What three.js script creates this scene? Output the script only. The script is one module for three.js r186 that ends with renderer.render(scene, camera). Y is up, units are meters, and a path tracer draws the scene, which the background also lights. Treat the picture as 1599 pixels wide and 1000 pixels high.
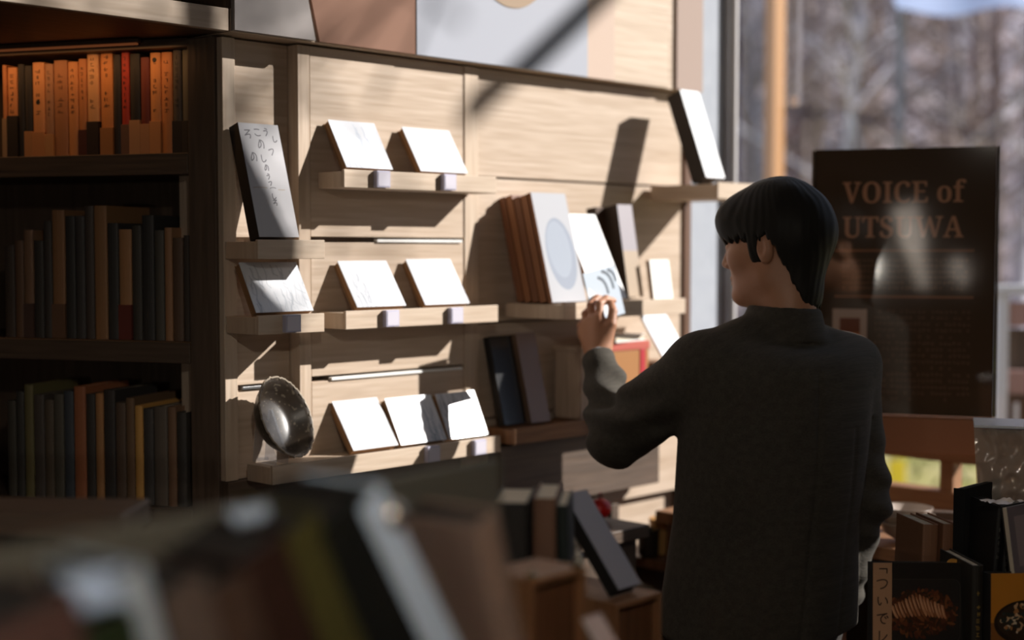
import * as THREE from 'three';
import { RoundedBoxGeometry } from 'three/addons/geometries/RoundedBoxGeometry.js';
import { mergeGeometries } from 'three/addons/utils/BufferGeometryUtils.js';

// ---------- camera, sky, sun, exposure ----------
const scene = new THREE.Scene();
const camera = new THREE.PerspectiveCamera(2 * Math.atan(500 / 2221) * 180 / Math.PI, 1.599, 0.05, 200);
camera.position.set(0, 1.59, 0);
camera.rotation.set(-Math.atan(110 / 2221), 0, 0);
camera.focus = 2.62;
camera.userData.fStop = 1.4;
const renderer = new THREE.WebGLRenderer();
renderer.toneMapping = THREE.LinearToneMapping;
renderer.toneMappingExposure = 1.0;
renderer.shadowMap.enabled = true;
scene.background = new THREE.Color(0.60, 0.70, 0.90);
scene.backgroundIntensity = 0.75;

// the display wall runs along D (to the right and away); N points from it into the shop; its left corner is O
const TH = 46 * Math.PI / 180;
const D = new THREE.Vector3(Math.cos(TH), 0, -Math.sin(TH)), N = new THREE.Vector3(Math.sin(TH), 0, Math.cos(TH));
const O = new THREE.Vector3(-0.5673, 0, -2.7692);
const W = (a, y, n) => O.clone().addScaledVector(D, a).addScaledVector(N, n).setY(y);
const sunDir = new THREE.Vector3().addScaledVector(N, 1).addScaledVector(D, 1.15).setY(0.85).normalize();
const sun = new THREE.DirectionalLight(new THREE.Color(1, 0.95, 0.89), 8.3);
sun.name = 'sun';
sun.position.copy(W(0.7, 1.5, 0.3)).addScaledVector(sunDir, 20);
sun.target.position.copy(W(0.7, 1.5, 0.3));
sun.castShadow = true;
Object.assign(sun.shadow.camera, { left: -6, right: 6, top: 6, bottom: -6, near: 1, far: 40 });
scene.add(sun, sun.target);

// ---------- helpers ----------
let seed = 7;
const rnd = () => { seed = (seed + 0x6d2b79f5) | 0; let t = Math.imul(seed ^ (seed >>> 15), 1 | seed); t = (t + Math.imul(t ^ (t >>> 7), 61 | t)) ^ t; return ((t ^ (t >>> 14)) >>> 0) / 4294967296; };
const rr = (a, b) => a + (b - a) * rnd();
const used = {};
const numbered = (n) => { const k = used[n] = (used[n] ?? -1) + 1; return k ? n + '_' + String(k).padStart(3, '0') : n; };
function hash(x, y, s) { let h = Math.imul(x, 374761393) ^ Math.imul(y, 668265263) ^ Math.imul(s, 2147483647); h = Math.imul(h ^ (h >>> 13), 1274126177); return ((h ^ (h >>> 16)) >>> 0) / 4294967296; }
function vnoise(x, y, s, px = 0, py = 0) {
  const ix = Math.floor(x), iy = Math.floor(y), fx = x - ix, fy = y - iy, u = fx * fx * (3 - 2 * fx), v = fy * fy * (3 - 2 * fy);
  const w = (i, p) => (p ? ((i % p) + p) % p : i);
  const a = hash(w(ix, px), w(iy, py), s), b = hash(w(ix + 1, px), w(iy, py), s), c = hash(w(ix, px), w(iy + 1, py), s), d = hash(w(ix + 1, px), w(iy + 1, py), s);
  return a + (b - a) * u + (c - a) * v + (a - b - c + d) * u * v;
}
function noise3(x, y, z) { return (vnoise(x, y, 11) + vnoise(y + 7.3, z, 12) + vnoise(z + 3.1, x, 13)) / 3; }
function dataTex(w, h, fn, srgb = true) {
  const d = new Uint8Array(w * h * 4);
  for (let y = 0; y < h; y++) for (let x = 0; x < w; x++) { const c = fn(x / w, y / h), i = (y * w + x) * 4; d[i] = c[0]; d[i + 1] = c[1]; d[i + 2] = c[2]; d[i + 3] = 255; }
  const t = new THREE.DataTexture(d, w, h);
  t.wrapS = t.wrapT = THREE.RepeatWrapping; t.magFilter = THREE.LinearFilter; t.minFilter = THREE.LinearMipmapLinearFilter;
  if (srgb) t.colorSpace = THREE.SRGBColorSpace;
  t.needsUpdate = true;
  return t;
}
const mix3 = (a, b, t) => a.map((x, i) => Math.max(0, Math.min(255, x + (b[i] - x) * t)));
const grain = (u, v, s) => { const st = vnoise(u * 7, v * 150, s, 7, 150) * 0.5 + vnoise(u * 20, v * 250, s + 1, 20, 250) * 0.3 + vnoise(u * 2, v * 12, s + 2, 2, 12) * 0.35; return Math.max(0, Math.min(1, (st - 0.2) * 1.25)); };
function woodMat(c1, c2, s, rough = 0.6, bump = 0.0006, extra = {}) {
  const map = dataTex(512, 512, (u, v) => mix3(c1, c2, grain(u, v, s)));
  const bumpMap = dataTex(512, 512, (u, v) => { const g = 255 * grain(u, v, s); return [g, g, g]; }, false);
  return new THREE.MeshPhysicalMaterial({ map, bumpMap, bumpScale: bump, roughness: rough, ...extra });
}
const flat = (hex, rough = 0.7, extra = {}) => new THREE.MeshPhysicalMaterial({ color: hex, roughness: rough, ...extra });
const cache = {};
const paint = (hex, rough = 0.7) => cache[hex + '/' + rough] ??= flat(hex, rough);
// uv in metres by the way each face points; grain: the axis (0 x, 1 y, 2 z) along which u runs where it can
function metres(g, grainAxis = 0) {
  if (g.index) g = g.toNonIndexed();
  const p = g.attributes.position, n = g.attributes.normal, uv = new Float32Array(p.count * 2), q = [0, 0, 0];
  for (let i = 0; i < p.count; i += 3) {
    const m = [0, 0, 0];
    for (let k = 0; k < 3; k++) { m[0] += Math.abs(n.getX(i + k)); m[1] += Math.abs(n.getY(i + k)); m[2] += Math.abs(n.getZ(i + k)); }
    const ax = m[0] >= m[1] && m[0] >= m[2] ? 0 : m[1] >= m[2] ? 1 : 2;
    let [s, t] = [0, 1, 2].filter((k) => k !== ax);
    if (t === grainAxis) [s, t] = [t, s];
    for (let k = 0; k < 3; k++) { q[0] = p.getX(i + k); q[1] = p.getY(i + k); q[2] = p.getZ(i + k); uv[(i + k) * 2] = q[s]; uv[(i + k) * 2 + 1] = q[t]; }
  }
  g.setAttribute('uv', new THREE.BufferAttribute(uv, 2));
  return g;
}
function box(w, h, d, r = 0.0015, ga) {   // centred on x, its base at y = 0, centred on z
  const g = r > 0 ? new RoundedBoxGeometry(w, h, d, 1, Math.min(r, w / 2.1, h / 2.1, d / 2.1)) : new THREE.BoxGeometry(w, h, d);
  g.translate(0, h / 2, 0);
  return metres(g, ga ?? (w >= h && w >= d ? 0 : h >= d ? 1 : 2));
}
const plain = (g) => { g = g.index ? g.toNonIndexed() : g; for (const k of Object.keys(g.attributes)) if (!['position', 'normal', 'uv'].includes(k)) g.deleteAttribute(k); return g; };
const merge = (gs) => mergeGeometries(gs.map(plain));
const at = (g, x, y, z) => g.translate(x, y, z);
function tag(o, label, category, group) { Object.assign(o.userData, { label, category }); if (group) o.userData.group = group; return o; }
function obj(name, g, m, parent) {
  const o = new THREE.Mesh(g, m); o.name = parent ? name : numbered(name); o.castShadow = o.receiveShadow = true;
  (parent ?? scene).add(o);
  return o;
}
function thing(name, label, category, pos, turn = 0, group) {
  const o = new THREE.Group(); o.name = numbered(name); scene.add(o); o.position.copy(pos); o.rotation.y = turn;
  return tag(o, label, category, group);
}
function struct(name, g, m, pos, turn = 0) { const o = obj(name, g, m); o.userData.kind = 'structure'; if (pos) o.position.copy(pos); o.rotation.y = turn; return o; }
function canvasTex(w, h, draw) {
  const c = document.createElement('canvas'); c.width = w; c.height = h; const x = c.getContext('2d'); draw(x, w, h);
  const t = new THREE.CanvasTexture(c); t.colorSpace = THREE.SRGBColorSpace; return t;
}
const V = (x, y, z) => new THREE.Vector3(x, y, z);

// ---------- materials ----------
const M = {
  oak: woodMat([206, 187, 168], [178, 156, 134], 21, 0.62, 0.0006),
  oakPale: woodMat([210, 192, 172], [188, 166, 144], 31, 0.6, 0.0006),
  brown: woodMat([112, 76, 50], [78, 50, 32], 41, 0.5),
  dark: woodMat([98, 80, 66], [72, 58, 47], 51, 0.55),
  crate: woodMat([150, 108, 72], [116, 78, 50], 61, 0.6),
  plaster: new THREE.MeshPhysicalMaterial({ roughness: 0.9, map: dataTex(256, 256, (u, v) => mix3([172, 178, 188], [165, 171, 182], vnoise(u * 40, v * 40, 3, 40, 40))) }),
  wallBrown: new THREE.MeshPhysicalMaterial({ roughness: 0.9, map: dataTex(256, 256, (u, v) => mix3([104, 84, 68], [92, 74, 60], vnoise(u * 40, v * 40, 4, 40, 40))) }),
  floor: woodMat([120, 88, 62], [88, 62, 42], 71, 0.5),
  glass: new THREE.MeshPhysicalMaterial({ color: 0xffffff, roughness: 0, transmission: 1, thickness: 0, ior: 1.45 }),
  acrylic: new THREE.MeshPhysicalMaterial({ color: 0xf4f6fa, roughness: 0.05, transmission: 0.92, thickness: 0, ior: 1.5 }),
  metal: flat(0x8a8a8c, 0.35, { metalness: 0.8 }),
  black: flat(0x1a1918, 0.6),
  pages: new THREE.MeshPhysicalMaterial({ roughness: 0.85, map: dataTex(64, 256, (u, v) => mix3([222, 212, 192], [190, 178, 156], vnoise(u * 3, v * 128, 8, 3, 128))) }),
  paper: flat(0xf0efec, 0.6), cardEdge: flat(0x8d6a48, 0.8),
};

// ---------- structure ----------
const SA = 1.69;   // the glass front stands across D at this distance
struct('floor', box(9, 0.2, 9, 0), M.floor, W(-1.6, -0.2, 1.6), TH);
struct('ceiling', box(7.6, 0.2, 7, 0), M.wallBrown, W(-1.6, 4.3, 1.6), TH);
const wallBox = (name, a0, a1, n0, n1, y0, y1, m) => struct(name, box(a1 - a0, y1 - y0, n1 - n0, 0), m, W((a0 + a1) / 2, y0, (n0 + n1) / 2), TH);
wallBox('wall_back', -5.0, 1.84, -1.5, -1.36, 0, 4.3, M.wallBrown);
wallBox('wall_left', -5.0, -4.86, -1.36, 4.6, 0, 4.3, M.wallBrown);
wallBox('wall_near', -5.0, 1.84, 4.6, 4.74, 0, 4.3, M.wallBrown);
wallBox('wall_right', SA, 1.84, 2.62, 4.6, 0, 4.3, M.wallBrown);
wallBox('wall_right', SA, 1.84, 1.72, 2.619, 0, 3.2, M.wallBrown);  // unseen; left open above so the sun reaches the overhead rail
wallBox('wall_right', SA, 1.84, 1.635, 1.719, 1.67, 3.2, M.wallBrown);  // unseen pier added to keep sun off the jacket back, low gap beneath
wallBox('wall_right', SA, 1.84, 1.62, 2.619, 4.1, 4.3, M.wallBrown);
wallBox('wall_corner', SA, SA + 0.014, -1.36, 0.0, 0, 4.3, M.plaster);
wallBox('wall_display', 0.0, 1.472, -0.14, -0.022, 0, 4.3, M.oak);
struct('pillar', box(0.19, 4.3, 0.16, 0.004), M.plaster, W(1.585, 0, -0.095), TH);
// oak panels and stiles fixed on the display wall: pieces of it
{
  const wall = scene.getObjectByName('wall_display');
  const loc = (a, y, n) => [a - 0.736, y, n + 0.081];   // its own axes
  const panel = (nm, a0, a1, y0, y1, n1, m = M.oak, n0 = -0.022, ga = 0) => { const o = obj(nm, box(a1 - a0, y1 - y0, n1 - n0, 0.0015, ga), m, wall); o.position.set(...loc((a0 + a1) / 2, y0, (n0 + n1) / 2)); return o; };
  panel('stile', 0.0, 0.03, 1.136, 2.0, 0.012, M.oakPale, -0.022, 1);
  for (const [y0, y1] of [[1.136, 1.312], [1.322, 1.604], [1.614, 2.0]]) panel('panel', 0.031, 0.165, y0, y1, 0.0);
  const L0 = 0.166;
  panel('stile', L0, 0.196, 1.136, 2.0, 0.032, M.oak, -0.022, 1);
  for (const [y0, y1] of [[1.136, 1.32], [1.331, 1.605], [1.616, 2.0]]) panel('panel', 0.197, 0.628, y0, y1, 0.031);
  panel('stile', 0.629, 0.672, 0.9, 2.0, 0.034, M.oakPale, -0.022, 1);
  for (const [y0, y1] of [[0.95, 1.2], [1.204, 1.42], [1.424, 1.752], [1.757, 2.0]]) panel('panel', 0.673, 1.44, y0, y1, 0.026);
  panel('stile', 1.441, 1.47, 0.0, 2.0, 0.034, M.brown, -0.022, 1);
  panel('panel', 1.155, 1.44, 0.35, 0.945, 0.0, M.oak);
  panel('stile', 1.125, 1.154, 0.0, 0.95, 0.05, M.dark, -0.022, 1);
  panel('panel', 0.0, 0.67, 0.0, 1.135, 0.02, M.dark); panel('panel', 0.674, 1.124, 0.0, 0.945, 0.0, M.brown);  // dark wood on the left carries the shade under the lowest shelf
  // pale strip standing for the sunlit lower edge of each slot
  for (const [a0, a1, y] of [[0.37, 0.62, 1.6055], [0.245, 0.62, 1.3205]]) { const o = obj('sunlit_slot_edge', box(a1 - a0, 0.006, 0.012, 0.001), M.paper, wall); o.position.set(...loc((a0 + a1) / 2, y, 0.03)); }
  { const o = obj('sunlit_slot_edge', box(0.09, 0.006, 0.012, 0.001), M.metal, wall); o.position.set(...loc(0.09, 1.313, 0.0)); }
}
// the fascia over the display wall and its hung boards
const fascia = struct('trim_1', box(1.49, 1.1, 0.2, 0.001, 0), M.oak, W(0.735, 2.004, -0.045), TH);
{
  const board = (nm, pts, m, th = 0.006, n = 0.1) => {
    const s = new THREE.Shape(pts.map(([a, y]) => new THREE.Vector2(a - 0.735, y - 2.004)));
    const o = obj(nm, metres(new THREE.ExtrudeGeometry(s, { depth: th, bevelEnabled: false })), m, fascia); o.position.z = n; return o;
  };
  const paperShaded = flat(0x98918f, 0.8), paperWhite = flat(0xacb0bc, 0.75), printBrown = flat(0x8a6654, 0.85), pinkBoard = flat(0xcbb5a6, 0.8), rose = flat(0xa8948a, 0.8);
  board('board', [[-0.008, 2.006], [0.185, 2.006], [0.118, 2.3], [-0.008, 2.3]], paperShaded, 0.012);  // greyed to carry the half shade on this board
  board('board', [[0.2, 2.006], [0.458, 2.006], [0.458, 3.05], [0.125, 3.05], [0.125, 2.3]], printBrown, 0.006);
  const wb = board('board', [[0.46, 2.006], [1.014, 2.006], [1.014, 3.05], [0.46, 3.05]], paperWhite, 0.008);
  { // a bowl printed on the white board: only its foot shows
    const s = new THREE.Shape(); s.absellipse(0.015, 0.345, 0.16, 0.21, 0, Math.PI * 2);
    obj('printed_bowl', new THREE.ExtrudeGeometry(s, { depth: 0.001, bevelEnabled: false, curveSegments: 40 }), flat(0xa8927c, 0.8), wb).position.z = 0.0085;
  }
  board('board', [[1.016, 2.006], [1.118, 2.006], [1.118, 3.05], [1.016, 3.05]], pinkBoard);
  board('board', [[1.12, 2.006], [1.334, 2.006], [1.334, 3.05], [1.12, 3.05]], M.oakPale, 0.004);
  board('board', [[1.366, 2.006], [1.478, 2.006], [1.478, 3.05], [1.366, 3.05]], rose, 0.008);
}
// the same overhead runs on to the left over the bookcase: underside board and rail
struct('trim_2', box(2.4, 0.04, 0.9, 0.001), M.dark, W(-1.215, 2.004, -0.41), TH);
struct('trim_3', box(2.4, 0.042, 0.018, 0.001), M.oak, W(-1.215, 2.004, 0.05), TH);
struct('trim_4', box(2.4, 0.75, 0.05, 0.001), M.dark, W(-1.215, 2.4, -0.3), TH);
struct('trim_5', box(0.018, 1.0, 0.15, 0.001), M.dark, W(-0.012, 2.046, -0.02), TH);

// glass front: frame members as structure, panes of real glass
{
  const fr = (name, n0, n1, y0, y1, m, th = 0.06, a = SA + 0.03) => struct(name, box(th, y1 - y0, n1 - n0, 0.002), m, W(a, y0, (n0 + n1) / 2), TH);
  const frame = flat(0x9a9896, 0.5), pale = flat(0xc9c6c6, 0.5);
  fr('window_1_frame', 0.0, 0.012, 0, 4.1, frame, 0.013, SA + 0.007); fr('window_1_frame', 0.0125, 0.018, 0, 4.1, pale, 0.012, SA + 0.007);
  fr('window_1_frame', 1.69, 1.718, 0, 1.668, frame); fr('window_1_frame', 1.618, 1.633, 1.67, 4.1, frame);
  fr('window_1_frame', 0.0, 1.618, 4.1, 4.3, M.wallBrown, 0.12);
  fr('window_1_rail', 0.02, 1.688, 1.06, 1.11, M.crate, 0.06);
  fr('window_1_rail', 0.02, 1.688, 0.92, 0.985, M.crate, 0.06);
  fr('wall_sill', 0.0, 1.718, 0, 0.92, M.wallBrown, 0.12);
  for (const n of [0.30, 0.66, 0.86, 1.38]) fr('window_1_post', n - 0.018, n + 0.018, 0.985, 1.06, M.crate, 0.05);
  const pane = (n0, n1, y0, y1) => struct('window_1', box(0.004, y1 - y0, n1 - n0, 0), M.glass, W(SA + 0.03, y0, (n0 + n1) / 2), TH);
  pane(0.02, 1.616, 1.112, 4.098); pane(1.636, 1.688, 1.112, 1.668); pane(1.622, 2.618, 3.202, 4.098); pane(0.02, 1.688, 0.987, 1.058);
}

// ---------- bookcase at the left, with its strip lamp ----------
const BC = V(-0.562, 0, -2.76), BT = -18 * Math.PI / 180;
const BX = V(Math.cos(BT), 0, -Math.sin(BT)), BZ = V(Math.sin(BT), 0, Math.cos(BT));
const B = (x, y, z) => BC.clone().addScaledVector(BX, x).addScaledVector(BZ, z).setY(y);
{
  const t = thing('bookcase', 'tall dark wooden bookcase of three visible shelves full of books', 'bookcase', B(-0.5, 0, 0), BT);
  const p = (nm, w, h, d, x, y, z, m = M.dark, ga) => { const o = obj(nm, box(w, h, d, 0.0015, ga), m, t); o.position.set(x + 0.5, y, z); };
  p('side_panel', 0.06, 1.99, 0.29, -0.042, 0.01, -0.145); p('side_panel', 0.05, 1.99, 0.29, -0.975, 0.01, -0.145);
  p('back_panel', 0.87, 1.95, 0.012, -0.51, 0.03, -0.284);
  p('top', 0.873, 0.018, 0.28, -0.511, 1.984, -0.145);
  for (const y of [1.737, 1.366, 1.045, 0.7, 0.35, 0.05]) p('shelf', 0.873, y > 1.3 ? 0.042 : 0.03, 0.268, -0.511, y, -0.136, M.dark, 0);
}
const LED = new THREE.Color(1, 0.5, 0.2);
{
  const t = thing('strip_lamp', 'thin warm orange strip lamp under the overhead above the top books', 'lamp', B(-0.56, 1.99, 0.012), BT);
  obj('housing', box(0.78, 0.006, 0.012, 0.001), M.dark, t).position.set(0, 0.005, 0);
  obj('diffuser', box(0.77, 0.004, 0.008, 0.001), flat(0x30140a, 0.8, { emissive: new THREE.Color(1, 0.3, 0.1), emissiveIntensity: 0.1 }), t);
  const l = new THREE.RectAreaLight(LED, 12, 0.84, 0.012);
  l.name = 'strip_light'; l.position.copy(B(-0.52, 1.986, 0.02)); scene.add(l); l.lookAt(B(-0.52, 1.78, -0.01)); 
}
const ord = ['first', 'second', 'third', 'fourth', 'fifth', 'sixth', 'seventh', 'eighth', 'ninth', 'tenth', 'eleventh', 'twelfth', 'thirteenth', 'fourteenth', 'fifteenth', 'sixteenth', 'seventeenth', 'eighteenth', 'nineteenth', 'twentieth', 'twenty-first', 'twenty-second', 'twenty-third', 'twenty-fourth', 'twenty-fifth', 'twenty-sixth', 'twenty-seventh', 'twenty-eighth'];
// a book standing with its spine to local +z: cover (two boards and a rounded spine), page block, optional paper band and spine print
function spineBook(name, label, pos, turn, w, h, d, hex, { pages = M.pages, lean = 0, band, bandH = 0.06, print, group, title, glossy = 0.6 } = {}) {
  const t = thing(name, label, 'book', pos, turn, group); t.rotation.order = 'YXZ'; t.rotation.z = lean;
  const bt = Math.min(0.0025, w * 0.15);
  const sp = new THREE.Shape(); const r = Math.min(0.004, w * 0.3);
  sp.moveTo(-w / 2, -d); sp.lineTo(-w / 2, -r); sp.quadraticCurveTo(-w / 2, 0, 0, 0.001); sp.quadraticCurveTo(w / 2, 0, w / 2, -r); sp.lineTo(w / 2, -d); sp.lineTo(w / 2 - bt, -d); sp.lineTo(w / 2 - bt, -bt - 0.001); sp.lineTo(-w / 2 + bt, -bt - 0.001); sp.lineTo(-w / 2 + bt, -d); sp.closePath();
  const cg = new THREE.ExtrudeGeometry(sp, { depth: h, bevelEnabled: false, curveSegments: 4 }); cg.rotateX(Math.PI / 2).scale(1, -1, 1);
  // scale(1,-1,1) mirrors: turn the faces back
  const ng = cg.index ? cg.toNonIndexed() : cg, P = ng.attributes.position;
  for (let i = 0; i < P.count; i += 3) { const a = [P.getX(i + 1), P.getY(i + 1), P.getZ(i + 1)]; P.setXYZ(i + 1, P.getX(i + 2), P.getY(i + 2), P.getZ(i + 2)); P.setXYZ(i + 2, ...a); }
  ng.computeVertexNormals();
  obj('cover', metres(ng, 1), paint(hex, glossy), t);
  obj('page_block', box(w - bt * 2, h - 0.006, d - 0.006, 0), pages, t).position.set(0, 0.003, -d / 2 - 0.001);
  if (band) obj('paper_band', box(w + 0.0012, bandH, d * 0.9, 0.0004), paint(band, 0.7), t).position.set(0, 0.0005, -d * 0.45 + 0.0022);
  if (title) { // short unreadable printed characters down the spine
    const gs = []; const n = Math.floor((h * 0.55) / 0.012);
    for (let i = 0; i < n; i++) if (rnd() < 0.85) { const s = w * 0.4, y = h * 0.92 - i * 0.012; for (let k = 0; k < 3; k++) gs.push(rnd() < 0.55 ? at(new THREE.BoxGeometry(s * rr(0.4, 1), 0.001, 0.0006), s * rr(-0.15, 0.15), y - k * 0.0028, 0.0009) : at(new THREE.BoxGeometry(0.001, rr(0.003, 0.008), 0.0006), s * rr(-0.4, 0.4), y - 0.003, 0.0009)); }
    obj('spine_title', merge(gs), paint(title, 0.6), t);
  }
  return t;
}
{
  // top shelf: [x0, x1, height, spine, band, band height, title, words]
  const top = [
    [-0.523, -0.513, 0.19, 0xc07a48, 0xa08060, 0.08, 0, 'pale orange'], [-0.511, -0.488, 0.184, 0xd08a55, 0x2a201a, 0.085, 0x4a2a18, 'tan with a black band'], [-0.486, -0.470, 0.19, 0x26211d, 0, 0, 0, 'black'],
    [-0.4695, -0.452, 0.186, 0x2b2622, 0xb07a4c, 0.052, 0, 'black with a tan band'], [-0.4505, -0.4215, 0.192, 0xcf8e5a, 0xb87c4c, 0.05, 0x3a2012, 'tan with a dark emblem'], [-0.420, -0.401, 0.188, 0xa97a58, 0xb98452, 0.045, 0x54341e, 'dull brown with a tan band'],
    [-0.3995, -0.367, 0.194, 0xa87048, 0, 0, 0x5c3820, 'wide rust brown'], [-0.3655, -0.342, 0.19, 0xc8854f, 0, 0, 0x40220f, 'light orange with dark lettering'], [-0.3405, -0.322, 0.195, 0xbb7845, 0x4a1f16, 0.052, 0x40220f, 'orange with a dark red band'],
    [-0.3205, -0.294, 0.214, 0xd09a68, 0x2a1a14, 0.068, 0x5a3a22, 'tall beige with a black band'], [-0.289, -0.261, 0.216, 0xcc8347, 0xa06a3c, 0.055, 0x3f2412, 'tallest orange'], [-0.2595, -0.242, 0.2, 0x28201c, 0, 0, 0, 'narrow black'],
    [-0.2405, -0.223, 0.211, 0xa8301a, 0x6a4a38, 0.06, 0x30120c, 'bright red'], [-0.2215, -0.198, 0.2, 0x211d1a, 0xb08058, 0.068, 0, 'black with a low beige band'], [-0.1965, -0.1765, 0.192, 0x6c2a1c, 0xb07c54, 0.06, 0, 'dark red with a beige band'],
    [-0.175, -0.151, 0.2, 0xcf8a50, 0xc08250, 0.065, 0x2f1a10, 'orange with a dark round mark'], [-0.1495, -0.125, 0.2, 0xc47c46, 0, 0, 0x4f2c18, 'plain orange'], [-0.1235, -0.104, 0.209, 0x4a4038, 0x2a201a, 0.064, 0x2a2420, 'dark grey brown'], [-0.1025, -0.0765, 0.207, 0x5e584a, 0x352a20, 0.064, 0, 'grey olive'],
  ];
  top.forEach(([x0, x1, h, c, b, bh, ti, words], i) => {
    const t = spineBook('bookcase_book', words + ' book, ' + ord[i] + ' from the left on the lit top shelf', B((x0 + x1) / 2, 1.7795, -0.03), BT, x1 - x0, h, 0.15, c, { band: b || undefined, bandH: bh, title: ti || undefined, group: 'books on the top shelf of the bookcase' });
    if (/emblem|round mark/.test(words)) { const g = new THREE.CylinderGeometry(0.0045, 0.0045, 0.0012, 14); g.rotateX(Math.PI / 2); obj('emblem', g, M.black, t).position.set(0, words.includes('round') ? h * 0.93 : h * 0.58, 0.001); }
  });
  const rows = [
    [1.4085, 'middle', [[0.023, 0.19, 0x4a3e36, 0], [0.02, 0.2, 0x6c503c, 0], [0.021, 0.222, 0x84644c, 0x543e36], [0.022, 0.2, 0x3e3a36, 0], [0.018, 0.24, 0x443e3a, 0], [0.03, 0.262, 0x946c4a, 0x6e503c], [0.022, 0.25, 0x3a3836, 0], [0.02, 0.25, 0x464240, 0], [0.019, 0.27, 0x4e443e, 0], [0.028, 0.27, 0x98704c, 0], [0.024, 0.235, 0x3c3a38, 0], [0.027, 0.222, 0xac7e56, 0x6c3228], [0.021, 0.23, 0x423e38, 0], [0.026, 0.25, 0x383634, 0], [0.02, 0.22, 0x524e46, 0], [0.016, 0.225, 0xa07654, 0], [0.022, 0.205, 0x624c3c, 0], [0.02, 0.21, 0x48403a, 0]]],
    [1.0755, 'lower', [[0.02, 0.2, 0x48443c, 0], [0.018, 0.22, 0x3e3c38, 0], [0.02, 0.235, 0x706844, 0], [0.024, 0.215, 0x524a44, 0], [0.02, 0.205, 0x605446, 0], [0.022, 0.218, 0x58544a, 0], [0.021, 0.225, 0x464c54, 0], [0.026, 0.235, 0xa66846, 0], [0.02, 0.22, 0x403c38, 0], [0.017, 0.222, 0xb08052, 0], [0.025, 0.23, 0x3c3836, 0], [0.022, 0.205, 0x625042, 0], [0.018, 0.215, 0x785e46, 0], [0.017, 0.2, 0xd8a45a, 0], [0.022, 0.195, 0x4a4644, 0], [0.03, 0.2, 0x685e54, 0], [0.018, 0.2, 0x84644c, 0], [0.021, 0.19, 0x423e3a, 0]]],
  ];
  for (const [y, shelf, list] of rows) {
    let x = -0.525;
    list.forEach(([w, h, c, b], i) => {
      w = Math.min(w * 1.05, 0.03); if (x + w > -0.074) return;
      spineBook('bookcase_book', (c > 0x606060 ? 'brown-spined' : 'dark-spined') + ' book, ' + ord[i] + ' from the left on the shadowed ' + shelf + ' shelf of the bookcase', B(x + w / 2, y, -0.028), BT, w, h, 0.16, c, { band: b || undefined, bandH: 0.07, group: 'books on the ' + shelf + ' shelf of the bookcase' });
      x += w + 0.0015;
    });
  }
}
// ---------- things on the display wall ----------
function wallShelf(label, a0, a1, y0, y1, n0, n1, m = M.oakPale, lip = 0.004) {
  const t = thing('display_shelf', label, 'shelf', W((a0 + a1) / 2, y0, (n0 + n1) / 2), TH, 'shelves on the display wall');
  const w = a1 - a0, d = n1 - n0, h = y1 - y0;
  obj('shelf_board', box(w, h - lip, d - 0.0085, 0.001), m, t).position.z = -0.004;
  obj('front_lip', box(w, h, 0.008, 0.0012), m, t).position.z = d / 2 - 0.004;
  return t;
}
wallShelf('short pale oak shelf at the left under the tall grey book', 0.002, 0.162, 1.572, 1.609, 0.014, 0.12);
wallShelf('short pale oak shelf at the left under a single postcard', 0.002, 0.16, 1.428, 1.465, 0.014, 0.12);
wallShelf('upper pale oak shelf carrying two bright postcard blocks', 0.212, 0.643, 1.714, 1.75, 0.037, 0.12);
wallShelf('middle pale oak shelf carrying two bright postcard blocks', 0.214, 0.648, 1.43, 1.467, 0.037, 0.12);
wallShelf('long lowest oak shelf under the dish and three postcard blocks', 0.032, 0.657, 1.138, 1.175, 0.037, 0.12);
wallShelf('deep oak shelf carrying the leaning picture books', 0.754, 1.2, 1.434, 1.471, 0.038, 0.22);
wallShelf('short deep oak shelf at the top end of the wall under a thick white book', 1.29, 1.462, 1.716, 1.757, 0.038, 0.25);
wallShelf('brown low shelf carrying dark books and boxes beside the sleeve', 0.67, 1.3, 1.155, 1.191, 0.052, 0.15, M.crate);
const apron = tag(obj('shelf_apron', box(0.58, 0.15, 0.04, 0.002), M.dark), 'brown board under the low shelf, darkened for the shade of the arm', 'board');  // wood tone darkened to hold the arm shade
apron.position.copy(W(0.97, 0.995, 0.075)); apron.rotation.y = TH;
// price holders clipped on the shelf fronts
[[0.075, 1.431, 'left short shelf under the single postcard'], [0.305, 1.716, 'upper shelf under the first postcard'], [0.491, 1.716, 'upper shelf under the second postcard'], [0.328, 1.432, 'middle shelf under its first postcard'], [0.511, 1.432, 'middle shelf under its second postcard'], [0.442, 1.14, 'lowest shelf under the middle postcard'], [0.581, 1.14, 'lowest shelf under the last postcard']].forEach(([a, y, where]) => {
  const t = thing('price_holder', 'small pale lilac price holder on the ' + where, 'price holder', W(a, y, 0.1205), TH, 'price holders on the shelf fronts');
  obj('block', box(0.036, 0.034, 0.012, 0.001), flat(0xb9b6cc, 0.4), t).position.z = 0.0063;
  obj('slip', box(0.03, 0.028, 0.0008, 0), flat(0xcfcbd8, 0.7), t).position.set(0, 0.003, 0.0127);
});
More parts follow.
